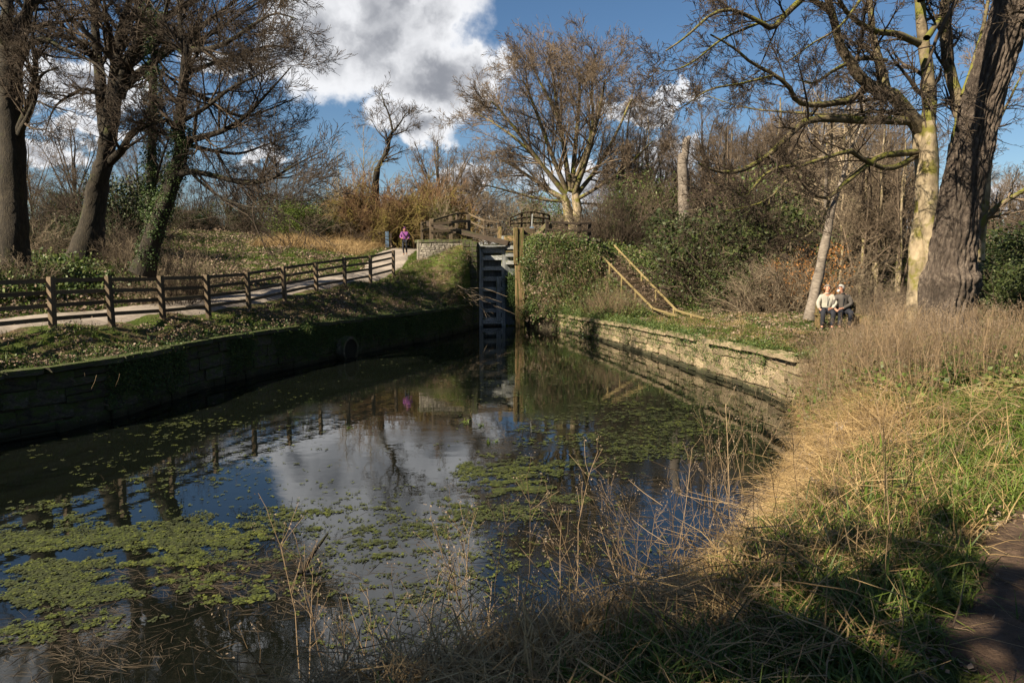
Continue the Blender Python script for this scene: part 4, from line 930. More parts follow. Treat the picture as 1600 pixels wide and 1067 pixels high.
# right bank: mossy many-stemmed tree ------------------------------------
Ys = 17
bT = P(1446, 520, Ys)
syc = [(PP([(1440, 205), (1425, 185), (1400, 155), (1375, 142), (1350, 128), (1328, 95), (1312, 70), (1300, 30), (1290, -20)], Ys, -1), .19, .07),
       (PP([(1392, 150), (1380, 110), (1370, 65), (1362, 20), (1358, -40)], Ys, .5), .12, .05), (PP([(1450, 200), (1453, 150), (1448, 100), (1443, 50), (1438, 0), (1434, -70)], Ys, 1), .17, .10),
       (PP([(1490, 260), (1496, 220), (1502, 170), (1488, 120), (1480, 70), (1478, 20), (1484, -50)], Ys + .6, 1), .17, .10), (PP([(1505, 150), (1520, 100), (1535, 50), (1545, 0)], Ys + .6, 1), .07, .04),
       (PP([(1442, 192), (1405, 186), (1360, 188), (1310, 186), (1268, 186), (1245, 200), (1220, 222), (1195, 245), (1165, 262), (1140, 268), (1115, 265), (1092, 255)], Ys, -2.5), .11, .025),
       (PP([(1355, 138), (1325, 158), (1300, 163), (1270, 165), (1245, 158), (1232, 135), (1205, 115), (1175, 100), (1145, 75), (1110, 55)], Ys, -2), .09, .018),
       (PP([(1270, -15), (1245, 5), (1222, 30), (1207, 46), (1190, 38), (1165, 25), (1142, 17), (1115, 22), (1092, 40), (1070, 60), (1040, 80)], Ys - 1, -1.5), .075, .015),
       (PP([(1436, 238), (1405, 240), (1378, 243), (1350, 262), (1322, 285), (1300, 306), (1288, 309), (1270, 303), (1252, 285), (1245, 268)], Ys, -2), .085, .012),
       (PP([(1434, 240), (1412, 256), (1388, 263), (1365, 256), (1340, 242), (1328, 234), (1300, 243), (1268, 252), (1245, 262), (1222, 290), (1198, 312), (1170, 322), (1130, 330)], Ys, -2.5), .075, .010),
       (PP([(1296, 308), (1290, 330), (1282, 348), (1265, 364), (1245, 374), (1215, 372), (1186, 366)], Ys - 1.6, -.4), .038, .008), (PP([(1245, 258), (1218, 262), (1196, 272), (1172, 300), (1162, 308), (1145, 296), (1110, 285)], Ys - 1.5, -1), .04, .008),
       (PP([(1436, 68), (1400, 52), (1372, 50), (1345, 38), (1322, 20), (1305, -10), (1290, -40)], Ys, -2), .085, .03), (PP([(1350, -10), (1330, 20), (1305, 48), (1270, 68), (1240, 90), (1225, 100)], Ys - 1, -1.5), .035, .008),
       (PP([(1385, 95), (1345, 92), (1310, 105), (1285, 122), (1268, 130), (1245, 125)], Ys, -2), .055, .01), (PP([(1448, 60), (1475, 20), (1500, -30)], Ys, 2), .08, .03), (PP([(1435, 190), (1400, 178), (1360, 175), (1330, 182), (1270, 178), (1220, 175), (1160, 168), (1105, 150)], Ys, 1.5), .06, .01),
       (PP([(1300, 20), (1260, -5), (1220, -30), (1170, -60), (1120, -90)], Ys, -2), .07, .015), (PP([(1295, 0), (1310, -60), (1330, -130)], Ys, 1), .09, .02), (PP([(1440, 0), (1420, -60), (1380, -140)], Ys, 1), .10, .02), (PP([(1240, 200), (1230, 230), (1222, 270), (1205, 300), (1200, 340)], Ys - 1.2, -.4), .028, .006),
       (PP([(1190, 35), (1130, 60), (1085, 95), (1050, 110), (1020, 105)], Ys - 1.5, -1), .03, .006), (PP([(1210, 118), (1160, 130), (1110, 140), (1070, 165), (1050, 175)], Ys - 1.5, -1), .03, .006)]
drawn_tree('mossy many-stemmed tree with long arching branches, just left of the furrowed trunk', bT,
    [(PP([(1432, 540), (1434, 470), (1436, 400), (1444, 330), (1448, 270), (1444, 225), (1440, 195)], Ys), [.36, .26, .24, .22, .22, .24, .2]), (PP([(1462, 540), (1458, 450), (1456, 380), (1450, 310), (1452, 250), (1452, 190)], Ys - .3), [.30, .2, .19, .2, .2, .17]),
     (PP([(1480, 540), (1478, 440), (1482, 340), (1488, 270), (1494, 225)], Ys + .6), [.28, .22, .2, .18, .17])],
    syc, [(9, .15, .98, 44, .34, 8, 5, .12, .0, .40, .6), (7, .1, 1, 40, .52, 6, 3, .13, .02, .55, .35), (5, .1, 1, 38, .5, 4, 3, .15, .02, .6, .2), (3, .15, 1, 38, .5, 2, 3, .15, .03, .7, .09)], 'barksyc', 'barklimb', 'twigdark', K=16, rmin=.0045)

# furrowed oak trunk -------------------------------------------------
Yo = 14.4; bT = P(1478, 548, Yo)
oak = empty('tree', tuple(bT), 0, 'thick furrowed brown trunk leaning right at the right edge, with a low burl', 'tree')
cen = [(1476, 575), (1477, 548), (1478, 510), (1480, 475), (1484, 440), (1486, 415), (1492, 370), (1500, 320), (1510, 270), (1522, 215), (1536, 160), (1553, 100), (1570, 45), (1588, -10), (1605, -80), (1620, -160), (1630, -260)]
rw = [53, 44, 39, 37, 37, 33, 29.5, 27, 26, 25.5, 25, 25, 25, 26, 24, 20, 14]
n_ = 300; cp = resample(np.array([P(a_, b_, Yo) for a_, b_ in cen]), n_); rr = np.interp(np.linspace(0, 1, n_), np.linspace(0, 1, len(rw)), np.array(rw) * Yo / FOC)
sd_ = 168; V, F = tube_arrays(cp[None], rr[None], sd_)
V = V.reshape(n_, sd_, 3); th = np.linspace(0, 2 * math.pi, sd_, endpoint=False)[None, :] + np.zeros((n_, 1)); sl = np.concatenate([[0], np.cumsum(np.linalg.norm(np.diff(cp, axis=0), axis=1))])[:, None] + np.zeros((1, sd_))
def cyc(f, s, sc=1, o=0): return vnoise(np.cos(th) * f + 9 + o, np.sin(th) * f + s * sc, 1, 3)
wav = cyc(1.2, sl, .9, 4) * 1.6
rid = np.abs(((th + wav * .25 + cyc(3, sl, 3.3, 2) * .30) * 28 / (2 * math.pi)) % 1 - .5) * 2
rid = np.minimum(rid * 1.7, 1) * (.45 + .55 * sstep(cyc(6, sl, 5.5, 7), .30, .62))
lump = (cyc(1.4, sl, 1.6, 11) - .5) * .16
low = np.exp(-((sl - .0) / 1.0) ** 2); flut = np.cos(th * 5 + 1) * .11 * low + np.abs(np.cos(th * 3.5)) * .05 * low
bz_ = sl[np.argmin(np.abs(cp[:, 2] - P(1480, 440, Yo)[2]))][0]
burl = np.exp(-((sl - bz_) / .22) ** 2) * (cyc(2.5, sl, 6, 20) * .11 + .0)
d_ = rid * .065 + lump + flut + burl - .03
cc = cp[:, None, :]; V = cc + (V - cc) * (1 + d_ / rr[:, None])[..., None]
link('trunk', npmesh('trunk', V.reshape(-1, 3) - bT, F, M['barkoak']), oak)
lb = [(PP([(1588, -10), (1640, -80), (1700, -140), (1760, -160)], Yo, 2), .22, .05), (PP([(1600, -60), (1560, -150), (1500, -230), (1460, -300)], Yo, -2), .2, .05), (PP([(1615, -140), (1660, -250), (1700, -350)], Yo, -2), .2, .04), (PP([(1575, 30), (1640, 20), (1700, -30)], Yo, -2), .12, .03), (PP([(1605, -80), (1500, -120), (1400, -140), (1300, -150)], Yo, -4), .15, .03),
      (PP([(1500, 168), (1475, 162), (1440, 172), (1405, 170), (1372, 180)], Yo, -1), .03, .006)]
LP, LR_ = pack(lb, 12)
for k in range(len(lb)): V, F = tube_arrays(LP[k:k + 1] - bT, LR_[k:k + 1], 8); link('limb', npmesh('limb', V, F, M['barkoak']), oak)
V, F = merge(crown_levels(LP, LR_, [(8, .2, 1, 45, .5, 6, 4, .15, .02, .5, .5), (8, .1, 1, 42, .5, 5, 3, .18, .02, .55, .3), (6, .1, 1, 40, .5, 3, 3, .2, .02, .6, .15)], .006)); tag(link('twigs', npmesh('twigs', V - bT, F, M['twigdark']), oak), kind='stuff')
# pale slender leaning tree behind the couple
Yb = 22.5; bT = P(1268, 492, Yb)
drawn_tree('slender pale grey tree leaning right behind the couple on the bench', bT, [(PP([(1265, 500), (1274, 455), (1284, 410), (1293, 365), (1299, 330)], Yb), [.21, .17, .15, .13, .12])],
    [(PP([(1299, 332), (1308, 300), (1318, 270), (1325, 240), (1330, 205), (1332, 150)], Yb, 1), .10, .02), (PP([(1295, 345), (1291, 315), (1291, 285), (1292, 255), (1284, 225), (1288, 190), (1290, 140)], Yb, -1), .075, .02), (PP([(1292, 255), (1300, 215), (1298, 170)], Yb, -1), .05, .015), (PP([(1325, 240), (1345, 200), (1352, 150)], Yb, 1), .05, .015)],
    [(9, .15, .98, 40, .45, 6, 4, .12, .04, .5, .5), (7, .1, 1, 40, .5, 4, 3, .15, .03, .55, .25), (4, .1, 1, 40, .5, 3, 3, .18, .02, .6, .15)], 'birch', 'birch', 'twigpale', tsides=12)
# slim mossy tree right of the oak with forked limb
Yb = 20; bT = P(1530, 500, Yb)
drawn_tree('yellow mossy slim tree right of the furrowed trunk, one limb reaching right', bT, [(PP([(1522, 505), (1525, 440), (1530, 380), (1536, 310), (1542, 250), (1546, 200)], Yb), [.22, .18, .17, .16, .14, .12])],
    [(PP([(1528, 400), (1536, 350), (1556, 325), (1582, 308), (1610, 290), (1650, 270)], Yb, -1), .11, .04), (PP([(1546, 205), (1552, 150), (1560, 80), (1570, 0), (1580, -60)], Yb, 1), .11, .03), (PP([(1540, 250), (1556, 200), (1580, 150), (1600, 110)], Yb, 1), .06, .02), (PP([(1546, 205), (1535, 150), (1528, 80)], Yb, 2), .06, .015), (PP([(1538, 330), (1536, 300), (1528, 250), (1520, 200)], Yb, -1), .035, .01)],
    [(8, .2, .98, 42, .45, 6, 4, .14, .02, .5, .5), (7, .1, 1, 42, .5, 4, 3, .16, .02, .55, .25), (4, .1, 1, 40, .5, 3, 3, .18, .02, .6, .15)], 'barksyc', 'barklimb', 'twigbrown', tsides=12)
# broken pollard trunk
Yb = 40; bT = P(1070, 320, Yb); bT[2] = h1(bT[0], Yb)
drawn_tree('tall broken-topped bare trunk standing among the scrub right of the spreading tree', bT, [([np.array(bT)] + PP([(1068, 400), (1069, 330), (1068, 290), (1067, 255), (1065, 240)], Yb), [.40, .36, .33, .30, .28, .22]), (PP([(1069, 262), (1071, 240), (1073, 222), (1078, 214)], Yb), [.20, .20, .22, .12])],
    [(PP([(1074, 310), (1078, 290), (1079, 276)], Yb), .1, .06)], [(5, .3, 1, 50, .6, 4, 3, .1, .02, .4, .4)], 'birch', 'barksyc', 'twigbrown', tsides=12, rmin=.01)
# crooked tree rising out of the russet bush
Yb = 52; bT = P(590, 330, Yb)
drawn_tree('thin crooked tree rising from the left end of the russet bush', bT, [(PP([(588, 330), (587, 290), (590, 262)], Yb), [.3, .26, .2])],
    [(PP([(588, 270), (596, 252), (606, 235), (610, 215), (614, 205)], Yb), .17, .10), (PP([(614, 206), (608, 180), (600, 160), (594, 140)], Yb, 1), .09, .02), (PP([(614, 207), (626, 190), (634, 178), (648, 172)], Yb, -1), .08, .015), (PP([(612, 212), (630, 206), (645, 195)], Yb, 1), .06, .01), (PP([(606, 222), (590, 205), (580, 188), (568, 182)], Yb, 1), .05, .01)],
    [(9, .1, .98, 45, .6, 5, 3, .15, .02, .5, .9), (6, .1, 1, 42, .5, 4, 3, .18, .02, .55, .4), (4, .1, 1, 40, .5, 2, 3, .18, .02, .6, .25)], 'barkdark', 'barkdark', 'twigdark', tsides=8, rmin=.011)

# ---- kinds for the woods behind, copied as whole trees
def bare_kind(height, spread, stems, seed, bark, twig, nl=(9, 8, 6), tw=.014, up=.05, r=.16):
    global rng
    keep = rng; rng = np.random.default_rng(seed)
    limbs = []; tr = [(0, 0, -.4)]; x = y = 0
    for k in range(1, 9):
        x += rng.normal(0, .12); y += rng.normal(0, .12); tr.append((x, y, height * .85 * k / 8))
    tp_ = resample(np.array(tr, float), 14)[None]; trr = np.linspace(r, r * .25, 14)[None]
    tV, tF = tube_arrays(tp_, trr, 9)
    if stems:
        sp = []
        for k in range(stems):
            a_ = 2 * math.pi * k / stems + rng.uniform(-.3, .3); e_ = rng.uniform(.5, 1.0) * spread; z0 = height * rng.uniform(.12, .35)
            q0 = tp_[0, int(z0 / height * 13)]; sp.append(([q0, q0 + np.array([math.cos(a_) * e_ * .35, math.sin(a_) * e_ * .35, height * .2]), q0 + np.array([math.cos(a_) * e_ * .75, math.sin(a_) * e_ * .75, height * .42]), q0 + np.array([math.cos(a_) * e_, math.sin(a_) * e_, height * rng.uniform(.5, .66)])], r * .6, r * .1))
        LP, LR_ = pack(sp, 14); LP = np.concatenate([LP, tp_]); LR_ = np.concatenate([LR_, trr])
    else: LP, LR_ = tp_, trr
    spec = [(nl[0], .2, .98, 45, .34, 6, 4, .13, up, .5, .5), (nl[1], .1, .98, 42, .5, 4, 3, .16, up * .8, .55, .4), (nl[2], .1, 1, 38, .55, 3, 3, .18, up * .5, .6, .25)]
    parts = ([tube_arrays(LP[:-1], LR_[:-1], 6)] if stems else []) + crown_levels(LP, LR_, spec, tw * .5)
    V, F = merge(parts); rng = keep
    a_ = npmesh('trunk', tV, tF, M[bark]); b_ = npmesh('crown', V, F, M[twig]); a_['h'] = height; return [('trunk', a_), ('crown', b_)], height
def scrub_kind(height, spread, stems, seed, twig, leafm=None, nleaf=0, lsize=.1, sub=(7, 6), wig=.16, lean=.5, r=.022, rmin=.006):
    global rng
    keep = rng; rng = np.random.default_rng(seed)
    a_ = rng.uniform(0, 2 * math.pi, stems); rad0 = spread * .35 * np.sqrt(rng.uniform(0, 1, stems)); o_ = np.stack([np.cos(a_) * rad0, np.sin(a_) * rad0, np.full(stems, -.3)], 1)
    K = 9; pts = np.empty((stems, K, 3)); pts[:, 0] = o_; d = unit(np.stack([np.cos(a_) * lean, np.sin(a_) * lean, np.ones(stems)], 1) + rng.normal(0, .25, (stems, 3))); c = o_.copy(); ln = height * rng.uniform(.6, 1.15, stems) / (K - 1)
    for k in range(1, K): d = unit(d + rng.normal(0, wig, (stems, 3)) + np.array([0, 0, -.015 * k])); c = c + d * ln[:, None]; pts[:, k] = c
    rad = np.linspace(r, r * .3, K)[None] * rng.uniform(.6, 1.3, (stems, 1))
    parts = [tube_arrays(pts, rad, 4)] + crown_levels(pts, rad, [(sub[0], .15, 1, 42, .42, 5, 3, .15, .02, .55, .3), (sub[1], .1, 1, 40, .55, 3, 3, .15, .02, .6, .2)], rmin)
    V, F = merge(parts); out = [('stems', npmesh('stems', V, F, M[twig]))]
    if nleaf:
        cl = rng.normal(size=(70, 3)); cl = unit(cl) * rng.uniform(.45, 1, (70, 1)) * np.array([spread * .5, spread * .5, height * .5]) + np.array([0, 0, height * .5]); cl[:, 2] = np.abs(cl[:, 2])
        w_ = rng.integers(0, 70, nleaf); C = cl[w_] + rng.normal(0, 1, (nleaf, 3)) * np.array([.10, .10, .075]) * spread
        C[:, 2] = np.abs(C[:, 2]); V, F, rn = leaves(C, lsize, .4); out.append(('foliage', npmesh('foliage', V, F, L[leafm], True, rn)))
    rng = keep; return out, height
K_ = {}
K_['woodA'] = bare_kind(13, 3.2, 6, 101, 'barkdark', 'twigbrown'); K_['woodB'] = bare_kind(12, 2.0, 4, 102, 'barksyc', 'twigbrown', (10, 7, 6)); K_['woodC'] = bare_kind(12, 3.8, 8, 103, 'barkdark', 'twigbrown', (9, 8, 5))
K_['pole'] = bare_kind(12, 1.4, 0, 104, 'barksyc', 'twigpale', (26, 6, 5), r=.11); K_['dark'] = bare_kind(11, 3.6, 7, 105, 'barkdark', 'twigdark'); K_['vase'] = bare_kind(10, 4.2, 12, 106, 'barkdark', 'twigbrown', (9, 7, 5), up=.09)
K_['scrubA'] = scrub_kind(3.2, 3.2, 34, 201, 'twigbrown'); K_['scrubB'] = scrub_kind(3.2, 3.6, 30, 202, 'twigpale', wig=.17, lean=.45); K_['scrubC'] = scrub_kind(3.4, 2.6, 40, 203, 'twigdark', lean=.35)
K_['russet'] = scrub_kind(5.2, 6.4, 85, 204, 'twigred', sub=(13, 10), lean=.6, wig=.14, r=.045, rmin=.014)
K_['holly'] = scrub_kind(3.6, 3.2, 12, 205, 'twigdark', 'holly', 6500, .13); K_['hollyB'] = scrub_kind(3.0, 3.6, 12, 206, 'twigdark', 'holly', 6000, .12); K_['laurel'] = scrub_kind(3.4, 3.0, 14, 207, 'twigbrown', 'laurel', 5000, .13)
K_['beech'] = scrub_kind(3.4, 3.0, 24, 208, 'twigpale', 'beech', 1800, .10); K_['ivyscrub'] = scrub_kind(3.6, 3.0, 30, 209, 'twigbrown', 'bramble', 2400, .11); K_['gold'] = scrub_kind(4.5, 5, 60, 210, 'twigpale', 'laurel', 2500, .14, rmin=.013)
used = {}
def place(kind, px, ytop, Y, label, cat, group=None, wf=1.0, zb=None, name=None):
    parts, hh = K_[kind]; q = P(px, ytop, Y); z0 = h1(q[0], Y) if zb is None else zb
    s_ = (q[2] - z0) / hh
    o = empty(name or ('tree' if 'tree' in cat else 'shrub'), (q[0], Y, z0 - .05), random.uniform(0, 6.28), label, cat, group)
    o.scale = (s_ * wf, s_ * wf, s_)
    for nm, me in parts: link(nm, me, o)
    return o
def row(kinds, x0, x1, n, y0, y1, Ya, Yb_, label, cat, group, wf=1.0):
    words = ['', 'second', 'third', 'fourth', 'fifth', 'sixth', 'seventh', 'eighth', 'ninth', 'tenth', 'eleventh', 'twelfth', 'thirteenth', 'fourteenth', 'fifteenth', 'sixteenth', 'seventeenth', 'eighteenth']
    for k in range(n):
        px = x0 + (x1 - x0) * (k + random.uniform(.15, .85)) / n
        lb = label if n > 18 else label + (', leftmost of them' if k == 0 else ', rightmost of them' if k == n - 1 else ', %s from the left' % words[k])
        place(kinds[k % len(kinds)], px, random.uniform(y0, y1), random.uniform(Ya, Yb_), lb, cat, group, wf * random.uniform(.85, 1.2))
# right-hand wood
row(['woodA', 'woodC', 'vase', 'woodB'], 1090, 1430, 18, 105, 195, 38, 58, 'bare brown tree in the wood behind the bench', 'tree', 'bare trees of the wood behind the bench')
row(['pole', 'woodB', 'pole'], 1290, 1440, 9, 160, 235, 28, 40, 'slim pole-like tree just left of the mossy tree', 'tree', 'slim trees left of the mossy tree')
row(['woodA', 'woodC', 'dark'], 1520, 1680, 8, 215, 275, 32, 55, 'bare tree behind the furrowed trunk at the right edge', 'tree', 'bare trees behind the furrowed trunk')
row(['woodB', 'pole', 'woodA'], 955, 1035, 6, 120, 210, 44, 56, 'thin bare tree right of the great spreading tree', 'tree', 'thin trees right of the spreading tree')
row(['woodC', 'vase', 'woodA'], 1010, 1150, 8, 215, 275, 46, 62, 'low bare tree behind the broken-topped trunk', 'tree', 'low trees behind the broken trunk')
row(['scrubA', 'scrubC', 'ivyscrub'], 935, 1050, 9, 235, 320, 40, 47, 'tangled brown scrub growing above the steps', 'shrub', 'brown scrub above the steps', .8)
row(['scrubC', 'holly', 'scrubA'], 1010, 1095, 6, 315, 360, 39, 42, 'dark evergreen bush behind the far handrail of the steps', 'shrub', 'evergreens behind the far handrail', .8)
row(['holly', 'scrubC', 'hollyB', 'ivyscrub'], 1095, 1185, 8, 305, 360, 32, 37, 'dark evergreen bush in the thicket right of the steps', 'shrub', 'dark evergreens right of the steps', 1.0)
row(['hollyB', 'scrubB'], 1150, 1190, 3, 385, 430, 29.6, 31.5, 'low mixed thicket at the foot of the steps', 'shrub', 'low thicket at the foot of the steps', 1.0)
row(['scrubB', 'scrubA', 'scrubB'], 1185, 1280, 5, 350, 410, 26, 30, 'pale twiggy scrub between the steps and the bench', 'shrub', 'pale scrub between steps and bench', .9)
row(['scrubA', 'ivyscrub', 'scrubB', 'holly'], 1150, 1460, 14, 300, 385, 30, 40, 'leafy brown scrub in the wood behind the bench', 'shrub', 'scrub in the wood behind the bench', 1.1)
row(['scrubB', 'scrubA'], 1340, 1450, 4, 405, 440, 22.5, 26, 'twiggy undergrowth just right of the bench', 'shrub', 'undergrowth right of the bench', .9)
row(['pole', 'woodB'], 1325, 1445, 6, 120, 230, 23.5, 29, 'pale sunlit slim trunk between the bench and the mossy tree', 'tree', 'sunlit slim trunks right of the bench')
place('beech', 1282, 375, 27, 'russet-leaved young bush behind the slender leaning tree', 'shrub'); place('beech', 1225, 400, 28, 'small russet-leaved bush left of the slender leaning tree', 'shrub', wf=.8)
place('laurel', 1395, 395, 29, 'broad green bush in shade between the bench and the mossy tree', 'shrub', wf=1.3)
row(['hollyB', 'ivyscrub', 'scrubA'], 1535, 1660, 8, 330, 420, 22, 30, 'dark leafy bush behind the furrowed trunk at the right edge', 'shrub', 'bushes right of the furrowed trunk', 1.1)
place('hollyB', 1585, 400, 18.5, 'low glossy evergreen bush right of the furrowed trunk', 'shrub', wf=1.2); place('hollyB', 1650, 400, 17.5, 'glossy evergreen bush cut by the right edge', 'shrub', wf=1.2)
row(['ivyscrub', 'scrubB'], 1175, 1300, 5, 250, 300, 34, 42, 'tall green-tinged thicket above the pale scrub', 'shrub', 'tall thicket above the pale scrub', .8)
# around the lock
place('russet', 632, 258, 53, 'big dome-shaped russet bush beside the path behind the runner', 'bush', wf=.80); place('russet', 592, 292, 51, 'left shoulder of russet bush, lower and browner, behind the path', 'bush', wf=.75); place('russet', 676, 285, 54.5, 'right shoulder of russet bush next to the lock fence', 'bush', wf=.6)
place('gold', 690, 305, 50.5, 'small yellow-green bush beside the lock fence', 'bush', wf=.5); place('gold', 850, 290, 66, 'golden shrub glowing behind the high thin fence', 'bush', wf=1.0)
place('vase', 690, 190, 66, 'grey-brown bare tree fanning out above the russet bush', 'tree', wf=1.0); place('vase', 726, 240, 72, 'paler low bare tree between the russet bush and the spreading tree', 'tree', wf=1.0)
place('pole', 563, 160, 56, 'very thin straight bare sapling left of the crooked tree', 'tree', wf=.6); place('pole', 527, 205, 50, 'thin sapling standing over the green bush near the dry grass', 'tree', wf=.7)
row(['scrubC', 'vase', 'woodC'], 735, 860, 7, 285, 325, 75, 105, 'distant bare hedgerow tree seen over the lock', 'tree', 'distant hedgerow trees over the lock')
row(['scrubA', 'scrubC'], 905, 960, 4, 300, 345, 44, 52, 'brown brush behind the dark three-rail fence', 'shrub', 'brush behind the three-rail fence')
# left side hedges
row(['ivyscrub', 'scrubA', 'holly', 'scrubC'], 255, 560, 16, 285, 335, 50, 60, 'brown and green hedge bush along the far field edge', 'shrub', 'hedge bushes along the field edge', 1.3)
place('laurel', 458, 312, 47, 'bright green rounded bush behind the dry grass', 'bush', wf=1.3); place('holly', 512, 322, 50, 'dark green upright bush right of the bright green one', 'bush', wf=1.0); place('scrubA', 545, 330, 49, 'brown bush between the dark green bush and the russet bush', 'bush', wf=1.3)
row(['dark', 'woodA', 'dark'], 240, 540, 12, 225, 290, 50, 70, 'small bare tree in the far hedge on the left', 'tree', 'small bare trees of the far left hedge')
row(['scrubC', 'ivyscrub', 'holly', 'scrubC'], 45, 215, 8, 235, 310, 32, 42, 'leafy evergreen shrub between the dark left trunks', 'shrub', 'evergreen shrubs between the left trunks', .9)
row(['scrubC', 'hollyB', 'scrubC', 'scrubB'], -40, 215, 9, 325, 365, 24.5, 28, 'low dark shrub under the left trees', 'shrub', 'low dark shrubs under the left trees', 1.0)
row(['scrubC', 'scrubB', 'scrubB'], 170, 320, 5, 352, 385, 20.8, 23.5, 'dead brown stems around the foot of the ivy-clad tree', 'shrub', 'dead stem clumps at the ivy-clad tree', .7)
place('scrubB', 30, 372, 19.2, 'bare twiggy stems in front of the trunk at the left edge', 'shrub', wf=.9)
row(['woodC', 'vase', 'ivyscrub'], 250, 740, 9, 330, 345, 110, 150, 'far skyline tree left of the lock', 'tree', 'far skyline trees left of the lock', 1.6)
row(['woodC', 'vase', 'ivyscrub'], 860, 1650, 16, 330, 345, 110, 150, 'far skyline tree right of the lock', 'tree', 'far skyline trees right of the lock', 1.6)
row(['woodA', 'woodC'], -150, 260, 9, 150, 260, 40, 60, 'bare tree far behind the left trunks', 'tree', 'bare trees behind the left trunks')
# trees out of the photo to the left and behind, whose shade falls over the near bank
def evergreen_kind(height, rad, seed):
    global rng
    keep = rng; rng = np.random.default_rng(seed); pts = resample(np.array([(0, 0, -.4), (.1, 0, height * .4), (0, .1, height * .9)]), 8)[None]
    V, F = tube_arrays(pts, np.linspace(.28, .05, 8)[None], 9); a_ = npmesh('trunk', V, F, M['barkdark'])
    cl = unit(rng.normal(size=(45, 3))) * rng.uniform(.3, 1, (45, 1)) ** .5 * np.array([rad, rad, height * .40]) + np.array([0, 0, height * .60]); w_ = rng.integers(0, 45, 7000)
    C = cl[w_] + rng.normal(0, .6, (7000, 3)); C[:, 2] = np.maximum(C[:, 2], .3); V, F, rn = leaves(C, .34, .2); b_ = npmesh('crown', V, F, L['holly'], True, rn); rng = keep
    return [('trunk', a_), ('crown', b_)], height
K_['evergreen'] = evergreen_kind(11, 2.5, 220)
for k_, (x, y, s_, kd, lb) in enumerate(((-10.6, -5.8, .95, 'evergreen', 'a'), (-7.2, -4.9, .92, 'evergreen', 'a'), (-4.5, -7.0, 1.0, 'evergreen', 'a'), (-1.6, -9.7, 1.0, 'evergreen', 'a'), (-19, -7.0, 1.0, 'woodA', 'c'), (-22, -1.5, 1.0, 'dark', 'b'))):
    o = empty('tree', (x, y, h1(x, y)), random.uniform(0, 6), {'a': 'tall evergreen tree behind the viewer, ' + ('leftmost of four', 'second from the left of four', 'third from the left of four', 'rightmost of four')[k_ % 4], 'b': 'bare tree on the bank left of the viewer', 'c': 'spreading bare tree behind the viewer beside the evergreens'}[lb], 'tree', {'a': 'evergreens behind the viewer', 'b': 'bare trees left of the viewer', 'c': 'bare trees behind the viewer'}[lb]); o.scale = (s_,) * 3
    for nm, me in K_[kd][0]: link(nm, me, o)
# ------------------------------------------------------------------ cover plants: prototypes
def blades(n, h0, h1_, wdt, spread, bend, seed, flat=0):
    r = np.random.default_rng(seed); K = 4; a_ = r.uniform(0, 2 * math.pi, n); hh = r.uniform(h0, h1_, n); ro = spread * np.sqrt(r.uniform(0, 1, n)); b0 = r.uniform(0, 2 * math.pi, n)
    o_ = np.stack([np.cos(b0) * ro, np.sin(b0) * ro, np.full(n, -.03)], 1); dirh = np.stack([np.cos(a_), np.sin(a_), np.zeros(n)], 1); side = np.stack([-np.sin(a_), np.cos(a_), np.zeros(n)], 1)
    bb = r.uniform(.3, 1.0, n) * bend; V = []
    for k in range(K):
        u = k / (K - 1); an = bb * u * 1.5 + flat * r.uniform(.7, 1.1, n) * .9; c = o_ + (dirh * np.sin(an)[:, None] + np.array([0, 0, 1]) * np.cos(an)[:, None]) * (hh * u)[:, None]; w_ = wdt * (1 - u * .85) * r.uniform(.7, 1.3, n)
        V += [c - side * w_[:, None] * .5, c + side * w_[:, None] * .5]
    V = np.stack(V, 1).reshape(-1, 3); b = np.arange(n)[:, None] * 8 + np.arange(3)[None] * 2; b = b.ravel()
    return V, np.stack([b, b + 1, b + 3, b + 2], 1), np.repeat(r.uniform(0, 1, n), 8)
def pm(name, arr, mat): return proto(name, npmesh(name, arr[0], arr[1], L[mat], True, arr[2]))
P_grass = [pm('grass_tuft', blades(22, .10, .28, .013, .11, .9, 300 + k), 'grass') for k in range(3)]
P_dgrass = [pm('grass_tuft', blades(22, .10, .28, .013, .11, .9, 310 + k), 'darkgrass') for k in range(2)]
P_straw = [pm('straw_tuft', blades(18, .22, .58, .009, .12, 1.35, 320 + k, .35), 'straw') for k in range(3)] + [pm('straw_tuft', blades(18, .3, .7, .010, .14, .7, 330, 1.1), 'straw')]
P_short = [pm('short_tuft', blades(20, .05, .13, .012, .10, .8, 340 + k), 'grass') for k in range(2)]
def stalkmesh(seed, hgt, nb=9, seedhead=True):
    global rng
    keep = rng; rng = np.random.default_rng(seed)
    ln = np.array([[0, 0, -.05]]); pts = np.empty((1, 7, 3)); c = np.zeros(3); d = unit(np.array([rng.normal(0, .18), rng.normal(0, .18), 1.])); pts[0, 0] = (0, 0, -.05)
    for k in range(1, 7): d = unit(d + rng.normal(0, .07, 3)); c = c + d * hgt / 6; pts[0, k] = c
    rad = np.linspace(.0045, .002, 7)[None]; parts = [tube_arrays(pts, rad, 3)]
    p2, r2 = grow(pts, rad, nb, .35, 1, 38, .28, 4, .12, .06, .7); parts.append(tube_arrays(p2, np.maximum(r2, .0014), 3))
    V, F = merge(parts); rn = np.full(len(V), rng.uniform())
    me1 = (V, F, rn)
    if seedhead:
        C = p2[:, -1][rng.integers(0, nb, 46)] + rng.normal(0, .022, (46, 3)); V2, F2, r3 = leaves(C, .018); F2 = F2 + len(V)
        me = npmesh('weed_stalk', np.concatenate([V, V2]), np.concatenate([F, F2]), None, False, np.concatenate([rn, r3]), [L['stalk'], L['seed']], np.concatenate([np.zeros(len(F)), np.ones(len(F2))]))
    else: me = npmesh('weed_stalk', V, F, L['stalk'], False, rn)
    rng = keep; return proto('weed_stalk', me)
P_stalk = [stalkmesh(400 + k, [1.0, 1.25, .8, 1.4][k], 9, k != 2) for k in range(4)]
